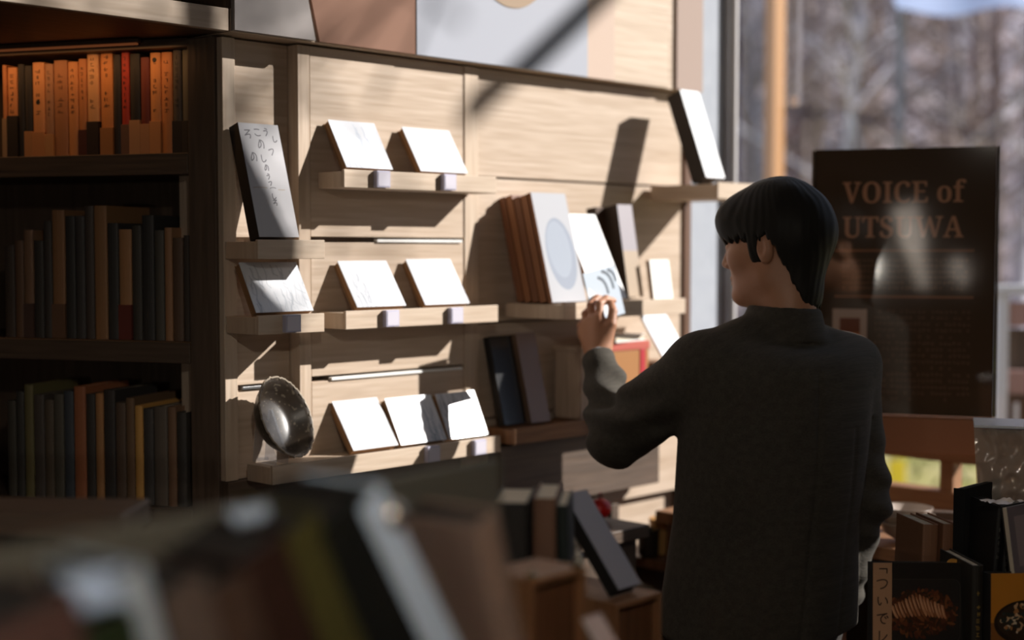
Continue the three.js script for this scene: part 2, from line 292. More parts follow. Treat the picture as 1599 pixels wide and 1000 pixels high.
// prints: soft grey pictures on pale card
const printTex = (s, paper, ink, density = 1) => canvasTex(256, 192, (x, w, h) => {
  x.fillStyle = paper; x.fillRect(0, 0, w, h);
  for (let i = 0; i < 70 * density; i++) {
    const px = hash(i, 1, s) * w, py = hash(i, 2, s) * h, l = 20 + hash(i, 3, s) * 60; x.strokeStyle = ink; x.globalAlpha = 0.12 + hash(i, 4, s) * 0.3; x.lineWidth = 1 + hash(i, 5, s) * 7;
    x.beginPath(); x.moveTo(px, py); x.bezierCurveTo(px + l * 0.3, py + l, px - l * 0.4, py + l, px + l * (hash(i, 6, s) - 0.3), py + l * 1.4); x.stroke();
  }
});
const faceMat = (tex, rough = 0.45, coat = 0) => new THREE.MeshPhysicalMaterial({ map: tex, roughness: rough, clearcoat: coat, clearcoatRoughness: 0.24 });
// a block or book leaning back against the wall: its lower front edge stands at (a, y, n)
function leaning(name, label, category, a0, a1, y, nb, len, tilt, th, face, body, { group, back, spine } = {}) {
  tilt *= Math.PI / 180;
  const w = a1 - a0, t = thing(name, label, category, W((a0 + a1) / 2, y + th * Math.sin(tilt) + 0.0006, nb), 0, group);
  t.rotation.set(-tilt, TH, 0, 'YXZ');
  const f = new THREE.BoxGeometry(w, len, 0.0016); f.translate(0, len / 2, -0.0008);
  obj('front_cover', f, face, t);
  obj(name === 'postcard_block' ? 'card_stack' : 'page_block', at(box(w - 0.003, len - 0.003, th - 0.0036, 0.0006), 0, 0.0015, -th / 2), body, t);
  obj('back_cover', at(box(w, len, 0.0016, 0.0002), 0, 0, -th + 0.0008), back ?? body, t);
  if (spine) obj('spine', at(box(0.0014, len, th, 0.0004), -w / 2 - 0.0003, 0, -th / 2), spine, t);
  return t;
}
const edge = M.cardEdge, G1 = 'postcard blocks on the display wall';
const card = (label, a0, a1, y, len, tilt, s, ink, dens) => leaning('postcard_block', label, 'postcard', a0, a1, y, 0.105, len, tilt, 0.017, faceMat(printTex(s, '#d2d5dc', ink, dens), 0.45, 0.9), edge, { group: G1, back: edge });
card('white postcard block with a faint blue print, left on the upper shelf', 0.231, 0.354, 1.746, 0.115, 31, 1, '#8c9ab4', 0.7);
card('plain bright white postcard block, right on the upper shelf', 0.432, 0.57, 1.746, 0.113, 32, 2, '#d8dae2', 0.4);
card('postcard block half in shade on the short left shelf', 0.008, 0.145, 1.461, 0.11, 30, 3, '#868e9c', 0.9);
card('white postcard block with grey branches, left on the middle shelf', 0.257, 0.389, 1.463, 0.113, 34, 4, '#7c8492', 0.8);
card('white postcard block with a small grey figure, right on the middle shelf', 0.444, 0.575, 1.463, 0.115, 33, 5, '#8e96a6', 0.5);
card('bright white postcard block beside the dish on the lowest shelf', 0.245, 0.366, 1.171, 0.118, 36, 6, '#c2c6d0', 0.4);
card('pale blue postcard block in the middle of the lowest shelf', 0.374, 0.506, 1.171, 0.108, 29, 7, '#62778f', 1.4);
card('postcard block with dark grey streaks, last on the lowest shelf', 0.514, 0.632, 1.171, 0.106, 26, 8, '#343c46', 1.8);
// the tall grey book with brushed characters
const tallTex = canvasTex(256, 600, (x, w, h) => {
  x.fillStyle = '#b4b3b7'; x.fillRect(0, 0, w, h);
  x.strokeStyle = '#6c6a6f'; x.lineWidth = 6; x.lineCap = 'round'; x.lineJoin = 'round';
  const st = (pts) => { x.beginPath(); x.moveTo(...pts[0]); for (let i = 1; i < pts.length; i += 2) x.quadraticCurveTo(...pts[i], ...pts[i + 1]); x.stroke(); };
  const at2 = (ox, oy, s, list) => list.forEach((p) => st(p.map(([a, b]) => [ox + a * s, oy + b * s])));
  const no = [[[30, 10], [10, 50], [18, 55], [50, 40], [30, 8], [66, 10], [52, 56]]], ro = [[[10, 10], [40, 8], [46, 8], [20, 30], [8, 40], [60, 20], [40, 56]]], shi = [[[15, 5], [8, 60], [30, 56], [44, 52], [52, 40]]], ko = [[[10, 12], [30, 8], [48, 12]], [[10, 42], [20, 60], [52, 50]]], u = [[[22, 4], [30, 6], [40, 10]], [[8, 24], [64, 10], [22, 60]]], tsu = [[[6, 24], [70, -4], [26, 56]]];
  at2(24, 30, 0.9, ro); at2(28, 150, 0.9, no); at2(88, 22, 0.8, ko); at2(90, 80, 0.9, no); at2(100, 165, 0.7, shi); at2(108, 215, 0.6, no); at2(150, 20, 0.7, u); at2(160, 120, 0.8, tsu); at2(200, 60, 0.6, shi); at2(118, 265, 0.5, u); at2(122, 300, 0.5, tsu); at2(126, 370, 0.55, shi); at2(128, 402, 0.55, ro);
  x.lineWidth = 4; st([[128, 344], [140, 336], [164, 342]]); x.strokeStyle = '#a59a90'; x.lineWidth = 5; st([[20, 342], [60, 338], [110, 342]]); st([[180, 350], [200, 350], [220, 350]]);
});
leaning('picture_book', 'tall pale grey book with brushed characters on the left short shelf', 'book', 0.013, 0.107, 1.605, 0.11, 0.23, 16.7, 0.03, faceMat(tallTex, 0.75), flat(0x4a3c32, 0.8), { back: flat(0x2d2723, 0.7), spine: flat(0x2a2521, 0.6) });
// deep shelf: the row of leaning picture books, from the front one back
const circleTex = canvasTex(256, 520, (x, w, h) => { x.fillStyle = '#a9abb2'; x.fillRect(0, 0, w, h); x.fillStyle = '#8790a0'; x.beginPath(); x.ellipse(w * 0.53, h * 0.56, w * 0.42, h * 0.33, 0, 0, 7); x.fill(); x.fillStyle = '#939cab'; x.beginPath(); x.ellipse(w * 0.5, h * 0.52, w * 0.33, h * 0.26, 0, 0, 7); x.fill(); });
const brownCover = flat(0x8a5a38, 0.6), brownCover2 = flat(0x74492e, 0.6);
leaning('picture_book', 'large white picture book with a pale blue disc, front of the leaning row', 'book', 0.756, 0.872, 1.468, 0.185, 0.257, 15.2, 0.012, faceMat(circleTex, 0.7), flat(0x9c7048, 0.8), { back: brownCover, spine: brownCover });
['second', 'third', 'fourth', 'fifth'].forEach((o, i) => leaning('picture_book', 'brown-edged picture book, ' + o + ' from the front behind the white disc book', 'book', 0.753 - i * 0.002, 0.87, 1.468, 0.17 - i * 0.0215, 0.25 - (i % 2) * 0.004, 14.5, 0.0195, i % 2 ? brownCover : brownCover2, flat(i % 2 ? 0x966c48 : 0x7c5436, 0.8), { back: brownCover2, spine: i % 2 ? brownCover2 : brownCover, group: 'leaning picture books on the deep shelf' }));
leaning('picture_book', 'blank bright white picture book leaning behind the raised hand', 'book', 0.885, 1.0, 1.468, 0.2, 0.222, 27, 0.016, flat(0xd6d6d6, 0.5, { clearcoat: 0.8, clearcoatRoughness: 0.25 }), flat(0xa88458, 0.8), { back: flat(0xc0aa90, 0.7) });
leaning('picture_book', 'thick dark book with a narrow lilac grey front on the deep shelf', 'book', 1.05, 1.105, 1.468, 0.165, 0.226, 9.8, 0.045, faceMat(canvasTex(64, 256, (x, w, h) => { x.fillStyle = '#8f8890'; x.fillRect(0, 0, w, h); x.fillStyle = '#a38e76'; x.fillRect(0, h * 0.5, w, h * 0.5); })), flat(0x3a2a20, 0.8), { back: M.black, spine: flat(0x2c211a, 0.7) });
leaning('picture_book', 'dark brown book standing behind the thick lilac-fronted book', 'book', 1.02, 1.1, 1.468, 0.112, 0.222, 7, 0.03, flat(0x4a3424, 0.7), flat(0x5c4432, 0.8), { back: M.black, spine: flat(0x33261d, 0.7) });
leaning('postcard_block', 'small upright white card near the right end of the deep shelf', 'postcard', 1.115, 1.19, 1.468, 0.19, 0.096, 9, 0.012, flat(0xf3f1ec, 0.5), edge, { back: edge });
leaning('picture_book', 'thick white-fronted book with a dark spine on the top right shelf', 'book', 1.294, 1.372, 1.754, 0.212, 0.238, 20.5, 0.045, faceMat(canvasTex(128, 256, (x, w, h) => { x.fillStyle = '#c4c8ce'; x.fillRect(0, 0, w, h); x.fillStyle = '#9ca6b4'; x.fillRect(w * 0.25, h * 0.5, w * 0.6, h * 0.4); })), flat(0x3a2c22, 0.8), { back: M.black, spine: flat(0x2b221c, 0.6) });
// the low brown shelf
leaning('picture_book', 'glossy near-black book leaning at the left of the low shelf', 'book', 0.69, 0.76, 1.188, 0.1, 0.205, 14, 0.02, flat(0x1d1e20, 0.2, { clearcoat: 1, clearcoatRoughness: 0.12 }), flat(0x3a3028, 0.8), { back: M.black, spine: M.black });
leaning('picture_book', 'taupe grey book leaning beside the glossy black one', 'book', 0.763, 0.826, 1.188, 0.115, 0.21, 14, 0.02, flat(0x8a7570, 0.3, { clearcoat: 0.6, clearcoatRoughness: 0.2 }), flat(0x6a5240, 0.8), { back: flat(0x5a4438, 0.7) });
{
  const t = thing('wooden_box', 'plain wooden box with a sunlit front corner behind the wrist', 'box', W(0.945, 1.191, 0.1), TH);
  obj('carcass', box(0.085, 0.16, 0.085, 0.002), M.oak, t); obj('box_lid', box(0.089, 0.01, 0.089, 0.002), M.oakPale, t).position.y = 0.1605;
  const u = thing('gift_box', 'brown carton with a red band on the low shelf behind the sleeve', 'box', W(1.075, 1.191, 0.102), TH);
  obj('carton', box(0.15, 0.155, 0.09, 0.002), flat(0xa4703c, 0.7), u);
  obj('carton_lid', box(0.154, 0.02, 0.094, 0.002), flat(0xb8584a, 0.6), u).position.y = 0.1555;
  obj('red_band', box(0.022, 0.156, 0.0935, 0.001), flat(0xb02430, 0.5), u).position.set(0.05, 0, 0);
  const v = thing('picture_book', 'thin white book lying flat on the red-banded carton', 'book', W(1.07, 1.367, 0.1), TH + 0.12);
  obj('cover', box(0.13, 0.004, 0.1, 0.001), M.paper, v); obj('page_block', at(box(0.126, 0.009, 0.096, 0.001), 0, 0.0042, 0), M.pages, v); obj('cover_top', at(box(0.13, 0.003, 0.1, 0.001), 0, 0.0134, 0), M.paper, v);
  const k = thing('wooden_box', 'small dark wooden box under the leaning pale blue leaflet', 'box', W(1.22, 1.191, 0.1), TH);
  obj('carcass', box(0.1, 0.11, 0.085, 0.002), M.brown, k); obj('box_lid', box(0.104, 0.008, 0.089, 0.002), M.crate, k).position.y = 0.1102;
}
leaning('leaflet_holder', 'pale blue leaflet leaning at the right end of the low shelf', 'leaflet', 1.175, 1.275, 1.31, 0.18, 0.16, 35, 0.006, flat(0xdfe8f2, 0.4), M.paper);
// the glazed dish on its clear easel
{
  const t = thing('glazed_dish', 'round dark speckled dish leaning upright at the left end of the lowest shelf', 'dish', W(0.1, 1.186, 0.118), 0);
  t.rotation.set(-22 * Math.PI / 180, TH + 0.35, 0, 'YXZ');
  const R = 0.083, pr = [];
  for (const [r, z] of [[0, 0.0], [0.03, 0.0005], [0.046, 0.002], [0.058, 0.006], [0.069, 0.014], [0.078, 0.024], [0.083, 0.0285], [0.081, 0.0295], [0.074, 0.0255], [0.064, 0.0145], [0.055, 0.0075], [0.046, 0.0045], [0.03, 0.0035], [0, 0.003]]) pr.push(new THREE.Vector2(Math.max(r, 0.00001), z));
  const g = new THREE.LatheGeometry(pr, 72); const P = g.attributes.position;
  for (let i = 0; i < P.count; i++) { const r = Math.hypot(P.getX(i), P.getZ(i)); if (r > 0.078) { const an = Math.atan2(P.getZ(i), P.getX(i)), k = 1 + 0.012 * Math.sin(an * 23) + 0.01 * Math.sin(an * 37 + 1); P.setX(i, P.getX(i) * k); P.setZ(i, P.getZ(i) * k); } }
  g.scale(1, 1.5, 1); g.computeVertexNormals(); g.rotateX(Math.PI / 2); g.translate(0, R, -0.043);
  const map = dataTex(256, 256, (u, v) => { const f = vnoise(u * 60, v * 60, 91, 60, 60), q = vnoise(u * 9, v * 9, 92, 9, 9); return f > 0.84 ? [96, 86, 72] : mix3([58, 48, 38], [38, 31, 25], q); });
  obj('bowl', g, new THREE.MeshPhysicalMaterial({ map, roughness: 0.4, clearcoat: 0.35, clearcoatRoughness: 0.3, bumpMap: map, bumpScale: 0.0006 }), t);
  const ring = new THREE.TorusGeometry(0.034, 0.003, 8, 48); ring.translate(0, R, -0.044); obj('foot_ring', ring, flat(0x6a5a48, 0.7), t);
  const rim = new THREE.TorusGeometry(0.0822, 0.0021, 8, 96), rp = rim.attributes.position; for (let i = 0; i < rp.count; i++) { const an = Math.atan2(rp.getY(i), rp.getX(i)), k = 1 + 0.01 * Math.sin(an * 23) + 0.012 * Math.sin(an * 41 + 1); rp.setX(i, rp.getX(i) * k); rp.setY(i, rp.getY(i) * k); } rim.translate(0, R, 0.0005); rim.computeVertexNormals(); obj('rim', rim, flat(0x9a8e7e, 0.4), t).userData.label = 'uneven rim with the rim light in its pale tone';  // pale bead puts the rim light into the colour
  const e = thing('acrylic_easel', 'clear acrylic easel beside the dark dish', 'stand', W(0.06, 1.176, 0.075), TH);
  const s = new THREE.Shape([[-0.03, 0], [0.04, 0], [0.042, 0.012], [-0.008, 0.1], [-0.016, 0.1]].map((p) => new THREE.Vector2(...p)));
  for (const x of [-0.016, 0.012]) { const q = new THREE.ExtrudeGeometry(s, { depth: 0.004, bevelEnabled: true, bevelSize: 0.0006, bevelThickness: 0.0006, bevelSegments: 1 }); q.rotateY(-Math.PI / 2); obj('easel_side', metres(q), M.acrylic, e).position.x = x; }
  obj('easel_bar', box(0.024, 0.006, 0.008, 0.001), M.acrylic, e).position.set(-0.004, 0.001, -0.02);
}
// ---------- niche under the wall, lower tables ----------
{
  const t = thing('niche_shelf', 'dark low shelf board in the niche behind the jacket hem', 'shelf', W(1.3, 0.795, 0.12), TH);
  obj('shelf_board', box(0.27, 0.024, 0.23, 0.002), M.brown, t); obj('shelf_apron', at(box(0.29, 0.08, 0.02, 0.002), 0, -0.0805, 0.1), M.brown, t);
  const b = thing('wooden_cup', 'straight ochre wooden cup on the niche shelf beside the jacket', 'cup', W(1.245, 0.8195, 0.12), TH);
  const pr = [[0.0001, 0], [0.03, 0], [0.033, 0.004], [0.036, 0.088], [0.0345, 0.09], [0.0335, 0.088], [0.03, 0.008], [0.0001, 0.006]].map((p) => new THREE.Vector2(...p));
  obj('body', new THREE.LatheGeometry(pr, 32), flat(0xb08248, 0.6), b);
  const hoop = new THREE.TorusGeometry(0.0352, 0.0016, 6, 32); hoop.rotateX(Math.PI / 2); hoop.translate(0, 0.066, 0); obj('hoop', hoop, flat(0x6a4824, 0.6), b);
  for (const [a, w] of [[1.185, 'left'], [1.315, 'right']]) {
    const c = thing('dark_cup', 'small near-black cup just ' + w + ' of the ochre wooden cup', 'cup', W(a, 0.8195, 0.12), TH, 'cups in the niche');
    obj('body', new THREE.LatheGeometry([[0.0001, 0], [0.02, 0], [0.026, 0.01], [0.028, 0.07], [0.0265, 0.071], [0.024, 0.012], [0.0001, 0.006]].map((p) => new THREE.Vector2(...p)), 28), flat(0x2a231e, 0.35), c);
    const h = new THREE.TorusGeometry(0.016, 0.0035, 8, 20, Math.PI); h.rotateZ(-Math.PI / 2); h.translate(0.026, 0.038, 0); obj('handle', h, flat(0x2a231e, 0.35), c);
  }
  const r = thing('red_ornament', 'small bright red round ornament under the elbow', 'ornament', W(0.905, 0.9625, 0.2), TH);
  const sp = new THREE.SphereGeometry(0.026, 28, 20); sp.scale(1, 0.92, 1); sp.translate(0, 0.026, 0); obj('ball', sp, flat(0xd0140e, 0.4), r);
  obj('knot', at(new THREE.TorusGeometry(0.006, 0.0018, 6, 16), 0, 0.056, 0), flat(0x8c1810, 0.6), r);
  const lt = thing('low_counter', 'dark low counter along the foot of the display wall', 'counter', W(0.54, 0, 0.17), TH);
  obj('counter_top', box(0.82, 0.03, 0.22, 0.003), M.dark, lt).position.set(0, 0.93, 0.03);
  obj('counter_front', box(0.80, 0.92, 0.02, 0.001), M.dark, lt).position.set(0, 0.01, 0.1);
}
{ // centre table with the boxes and standing books
  const c0 = W(-0.2, 0, 1.06);
  const t = thing('centre_table', 'dark table below the wooden boxes in the middle of the shop', 'table', c0, TH);
  obj('table_top', box(0.9, 0.03, 0.5, 0.004), M.dark, t).position.set(-0.1, 0.82, -0.02);
  for (const [x, z] of [[-0.5, -0.22], [0.3, -0.22], [-0.5, 0.18], [0.3, 0.18]]) obj('leg', box(0.045, 0.82, 0.045, 0.003), M.dark, t).position.set(x, 0, z);
  const openBox = (label, a, n, w, d, h, m, y = 0.8505) => {
    const b = thing('display_box', label, 'box', W(a, y, n), TH, 'wooden display boxes');
    const th = 0.008;
    obj('side_panel', box(th, h, d, 0.001), m, b).position.x = -w / 2 + th / 2; obj('side_panel', box(th, h, d, 0.001), m, b).position.x = w / 2 - th / 2;
    obj('top_panel', box(w - 2 * th - 0.0005, th, d, 0.001), m, b).position.y = h - th; obj('bottom_panel', box(w - 2 * th - 0.0005, th, d, 0.001), m, b);
    obj('back_panel', box(w - 2 * th - 0.0005, h - 2 * th - 0.0005, 0.006, 0.001), M.brown, b).position.set(0, th, d / 2 - 0.014);
    return b;
  };
  openBox('open wooden display box with a brown inside below the leaning black book', -0.005, 0.975, 0.105, 0.15, 0.235, M.crate);
  openBox('open wooden display box standing left of the leaning black book, nearer the camera', -0.372, 1.185, 0.098, 0.08, 0.36, M.crate);
  for (const [s, w] of [[-1, 'left'], [1, 'right']]) {
    const k = thing('metal_stud', 'round pale metal stud on the ' + w + ' top corner of the nearer display box', 'stud', W(-0.372 + s * 0.04, 1.2108, 1.218), TH, 'studs on the display box');
    obj('head', new THREE.LatheGeometry([[0.0001, 0.007], [0.004, 0.006], [0.0065, 0.002], [0.007, 0], [0.0001, 0]].map((p) => new THREE.Vector2(...p)), 20), flat(0xd9c9a2, 0.15, { metalness: 1 }), k);
    obj('pin', at(new THREE.CylinderGeometry(0.002, 0.002, 0.004, 8), 0, 0.008, 0), flat(0xd9c9a2, 0.2, { metalness: 1 }), k);
  }
  const lb = leaning('picture_book', 'small black book with a grey front leaning on the wooden display box', 'book', -0.034, 0.018, 1.086, 1.035, 0.165, 40, 0.022, flat(0x8d8990, 0.35), flat(0x1c1a18, 0.7), { back: M.black, spine: M.black });
  // standing books behind the nearer box
  const bk = (label, a, n, w, h, hex, lean, d = 0.13) => spineBook('standing_book', label, W(a, 0.8505, n), TH - 0.9, w, h, d, hex, { lean, group: 'books standing on the centre table' });
  bk('broad black book standing behind the nearer display box', -0.259, 1.035, 0.046, 0.405, 0x1b1917, 0.0);
  bk('taupe brown book standing right of the broad black one', -0.222, 1.063, 0.03, 0.41, 0x6f5140, 0.0);
  bk('slim black book leaning right of the taupe brown one', -0.196, 1.086, 0.016, 0.4, 0x16211f, 0.03);
  // crumpled clear bag between the book and the box
  const cg = new THREE.IcosahedronGeometry(0.045, 12); const P = cg.attributes.position;
  for (let i = 0; i < P.count; i++) { const x = P.getX(i), y = P.getY(i), z = P.getZ(i), k = 0.75 + 0.5 * Math.abs(noise3(x * 60, y * 60, z * 60) - 0.5) * 2; P.setXYZ(i, x * k * 0.8, (y * k + 0.04) * 1.1, z * k * 0.7); }
  cg.computeVertexNormals();
  const bag = tag(obj('cellophane_bag', cg, new THREE.MeshPhysicalMaterial({ color: 0xd8d4cc, roughness: 0.15, transmission: 0.55, thickness: 0 })), 'crumpled clear bag on the display box behind the black book', 'bag');
  bag.position.copy(W(-0.035, 1.088, 0.925)); bag.rotation.y = TH;
  const pk = leaning('picture_book', 'pale pink leaflet leaning in front of the wooden boxes', 'leaflet', -0.405, -0.375, 1.02, 1.42, 0.2, 40, 0.004, flat(0xcdb9b6, 0.3, { clearcoat: 0.8 }), M.paper);
}
// ---------- near rack at the lower left, far out of focus ----------
{
  const RT = Math.atan2(0.43, 0.333), RX = V(Math.cos(RT), 0, -Math.sin(RT)), RZ = V(Math.sin(RT), 0, Math.cos(RT)), R0 = V(-0.016, 0, -1.4);
  const Rp = (x, y, z) => R0.clone().addScaledVector(RX, x).addScaledVector(RZ, z).setY(y);
  const t = thing('book_rack', 'dark grey rack with a tall back board, blurred at the lower left', 'rack', Rp(-0.4, 0, 0), RT);
  obj('back_board', box(0.8, 0.46, 0.014, 0.002), flat(0x55534b, 0.7), t).position.set(0, 0.925, 0);
  obj('shelf_board', box(0.8, 0.02, 0.1, 0.002), M.dark, t).position.set(0, 1.08, 0.058);
  obj('front_rail', box(0.8, 0.03, 0.012, 0.002), M.dark, t).position.set(0, 1.08, 0.115);
  obj('base', box(0.78, 0.92, 0.3, 0.003), M.dark, t).position.set(0, 0.0, 0.1);
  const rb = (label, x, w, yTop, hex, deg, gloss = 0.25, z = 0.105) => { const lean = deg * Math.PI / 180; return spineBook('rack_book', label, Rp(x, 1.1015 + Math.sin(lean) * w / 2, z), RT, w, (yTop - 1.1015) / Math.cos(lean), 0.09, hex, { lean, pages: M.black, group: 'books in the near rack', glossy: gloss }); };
  rb('taupe brown book, rightmost in the blurred near rack', -0.062, 0.034, 1.352, 0x8a7468, 18);
  rb('book painted pale blue as a sky gleam, leaning in the middle of the near rack', -0.106, 0.036, 1.385, 0xd0e4fc, 33, 0.15);  // pale blue puts the reflected sky gleam into the spine colour
  rb('wide black book left of the pale blue one in the near rack', -0.172, 0.06, 1.372, 0x1c1e1d, 30);
  rb('olive green book with worn top in the near rack', -0.238, 0.045, 1.375, 0x4a4728, 25);
  rb('dark maroon book in the left half of the near rack', -0.298, 0.05, 1.365, 0x35241f, 21);
  rb('dark brown book in the left half of the near rack', -0.352, 0.04, 1.35, 0x4a3a32, 18);
  rb('taupe grey book left of the dark brown one in the near rack', -0.40, 0.04, 1.355, 0x5c504a, 16);
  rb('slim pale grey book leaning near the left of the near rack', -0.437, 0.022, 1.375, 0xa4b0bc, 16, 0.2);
  rb('dark green book left of the slim pale grey one in the near rack', -0.478, 0.05, 1.345, 0x26301f, 13);
  rb('mauve brown book, large one near the left end of the near rack', -0.545, 0.068, 1.36, 0x55403c, 10);
  rb('dark red book at the left end of the near rack', -0.618, 0.06, 1.34, 0x38241f, 8);
  rb('dark brown red book, leftmost in the near rack', -0.685, 0.055, 1.35, 0x40302a, 6);
  const gleamSheet = (label, x, y, z, w, d, rx, hex) => { const q = thing('leaflet', label, 'leaflet', Rp(x, y, z), RT, 'gleam sheets on the near rack'); q.rotation.set(rx, RT, 0, 'YXZ'); obj('sheet', box(w, 0.003, d, 0.001), flat(hex, 0.25), q); obj('fold', at(box(w, 0.002, 0.006, 0.0008), 0, 0.003, d / 2 - 0.004), flat(hex, 0.3), q); };  // made-up sheets in place of gleams on glossy plastic
  gleamSheet('pale blue sheet standing for a plastic gleam on the book tops at the left of the near rack', -0.53, 1.366, 0.09, 0.05, 0.03, 0.75, 0x9db0cc);
  gleamSheet('pale grey sheet standing for a plastic gleam on the maroon book top', -0.362, 1.386, 0.05, 0.045, 0.016, 0.7, 0x9dacc0);
  const k = thing('metal_ball', 'round pale metal ball beside the pale blue book of the near rack', 'ornament', Rp(-0.262, 1.36, 0.1), RT);
  obj('ball', at(new THREE.SphereGeometry(0.012, 24, 16), 0, 0.016, 0), flat(0xd8d2cc, 0.2, { metalness: 0.9 }), k); obj('stem', new THREE.CylinderGeometry(0.004, 0.005, 0.03, 12), M.metal, k).position.y = -0.008;
  const be = thing('side_bench', 'brown wooden bench edge below the bookcase, behind the near rack', 'bench', V(-0.80, 0, -1.86), -0.05);
  obj('bench_top', box(0.62, 0.03, 0.12, 0.004), M.dark, be).position.y = 1.225; for (const x of [-0.28, 0.28]) obj('leg', box(0.04, 1.225, 0.1, 0.003), M.dark, be).position.x = x;
}
// ---------- cookbooks at the lower right ----------
const kana = {  // strokes on a 100 x 100 field, quadratic: point, control, point, ...
  bracket: [[[30, 20], [56, 20], [82, 20]], [[82, 20], [82, 34], [82, 48]]],
  tsu: [[[12, 38], [44, 26], [66, 30], [96, 38], [78, 66], [64, 84], [38, 88]]],
  i: [[[20, 28], [16, 60], [28, 76], [34, 84], [42, 66]], [[72, 32], [86, 46], [86, 66]]],
  de: [[[14, 30], [46, 26], [82, 20]], [[70, 24], [34, 40], [40, 64], [46, 86], [70, 84]], [[68, 42], [74, 47], [76, 52]], [[82, 36], [88, 41], [90, 46]]],
  re: [[[30, 14], [30, 50], [28, 84], [64, 70], [84, 38]]],
  shi: [[[24, 20], [34, 24], [40, 30]], [[14, 44], [24, 48], [30, 54]], [[22, 84], [62, 74], [86, 32]]],
  pi: [[[28, 18], [26, 50], [28, 72], [34, 86], [80, 78]], [[76, 34], [52, 44], [30, 48]], [[90, 16], [96, 22], [90, 28], [84, 22], [90, 16]]],
};
function stroke(x, list, ox, oy, s, lw, col) { x.strokeStyle = col; x.lineWidth = lw; x.lineCap = 'round'; x.lineJoin = 'round'; for (const p of list) { x.beginPath(); x.moveTo(ox + p[0][0] * s, oy + p[0][1] * s); for (let i = 1; i + 1 < p.length; i += 2) x.quadraticCurveTo(ox + p[i][0] * s, oy + p[i][1] * s, ox + p[i + 1][0] * s, oy + p[i + 1][1] * s); x.stroke(); } }
const glyph = (x, cx, cy, s, q, col, lw) => { x.strokeStyle = col; x.lineWidth = lw; x.beginPath(); for (let k = 0; k < 5; k++) { const v = hash(k, 7, q) > 0.5, p = (hash(k, 1, q) - 0.5) * s, a = -s / 2 * (0.5 + hash(k, 2, q) / 2), b = s / 2 * (0.5 + hash(k, 3, q) / 2); if (v) { x.moveTo(cx + p, cy + a); x.lineTo(cx + p, cy + b); } else { x.moveTo(cx + a, cy + p); x.lineTo(cx + b, cy + p); } } x.stroke(); };
const foodA = canvasTex(640, 900, (x, w, h) => {
  x.fillStyle = '#23201d'; x.fillRect(0, 0, w, h);
  x.fillStyle = '#2b2724'; x.beginPath(); x.roundRect(60, 110, 520, 380, 40); x.fill(); x.strokeStyle = '#4a443c'; x.lineWidth = 3; x.beginPath(); x.roundRect(50, 105, 540, 395, 46); x.stroke();
  x.save(); x.translate(320, 290); x.scale(1.12, 1.15);
  for (let i = 0; i < 420; i++) { const a = hash(i, 1, 5) * 7, r = Math.sqrt(hash(i, 2, 5)); const px = Math.cos(a) * r * 215, py = Math.sin(a) * r * 130 + 20; x.fillStyle = ['#5a3020', '#472818', '#6a3a22', '#3a2a1c', '#7a4a2a'][i % 5]; x.beginPath(); x.ellipse(px, py, 10 + hash(i, 3, 5) * 18, 5 + hash(i, 4, 5) * 7, hash(i, 5, 5) * 3, 0, 7); x.fill(); }
  for (let i = 0; i < 15; i++) { const px = -150 + i * 21, py = -25 + Math.abs(i - 7) * 6; x.save(); x.translate(px, py); x.rotate(-0.45 + i * 0.012); x.fillStyle = ['#c08a64', '#a86e48', '#b47c58', '#8e5836'][i % 4]; x.beginPath(); x.ellipse(0, 0, 12, 68 - Math.abs(i - 7) * 4, 0, 0, 7); x.fill(); x.fillStyle = '#5c2e1a'; x.beginPath(); x.ellipse(9, 4, 4, 60 - Math.abs(i - 7) * 4, 0, 0, 7); x.fill(); x.fillStyle = '#d8a884'; x.beginPath(); x.ellipse(-5, -10, 3, 36, 0, 0, 7); x.fill(); x.restore(); }
  x.restore();
  for (let i = 0; i < 12; i++) glyph(x, 38, 40 + i * 34, 24, 300 + i, i < 8 ? '#8a7a4e' : '#7a3a2a', 3);
});
const bandA = canvasTex(128, 900, (x, w, h) => { x.fillStyle = '#b98e6c'; x.fillRect(0, 0, w, h); const k = [['bracket', 18], ['tsu', 78], ['i', 190], ['de', 300], ['re', 416], ['shi', 528], ['pi', 640]]; for (const [n, y] of k) stroke(x, kana[n], 16, y, 0.95, 8, '#3a2417'); });
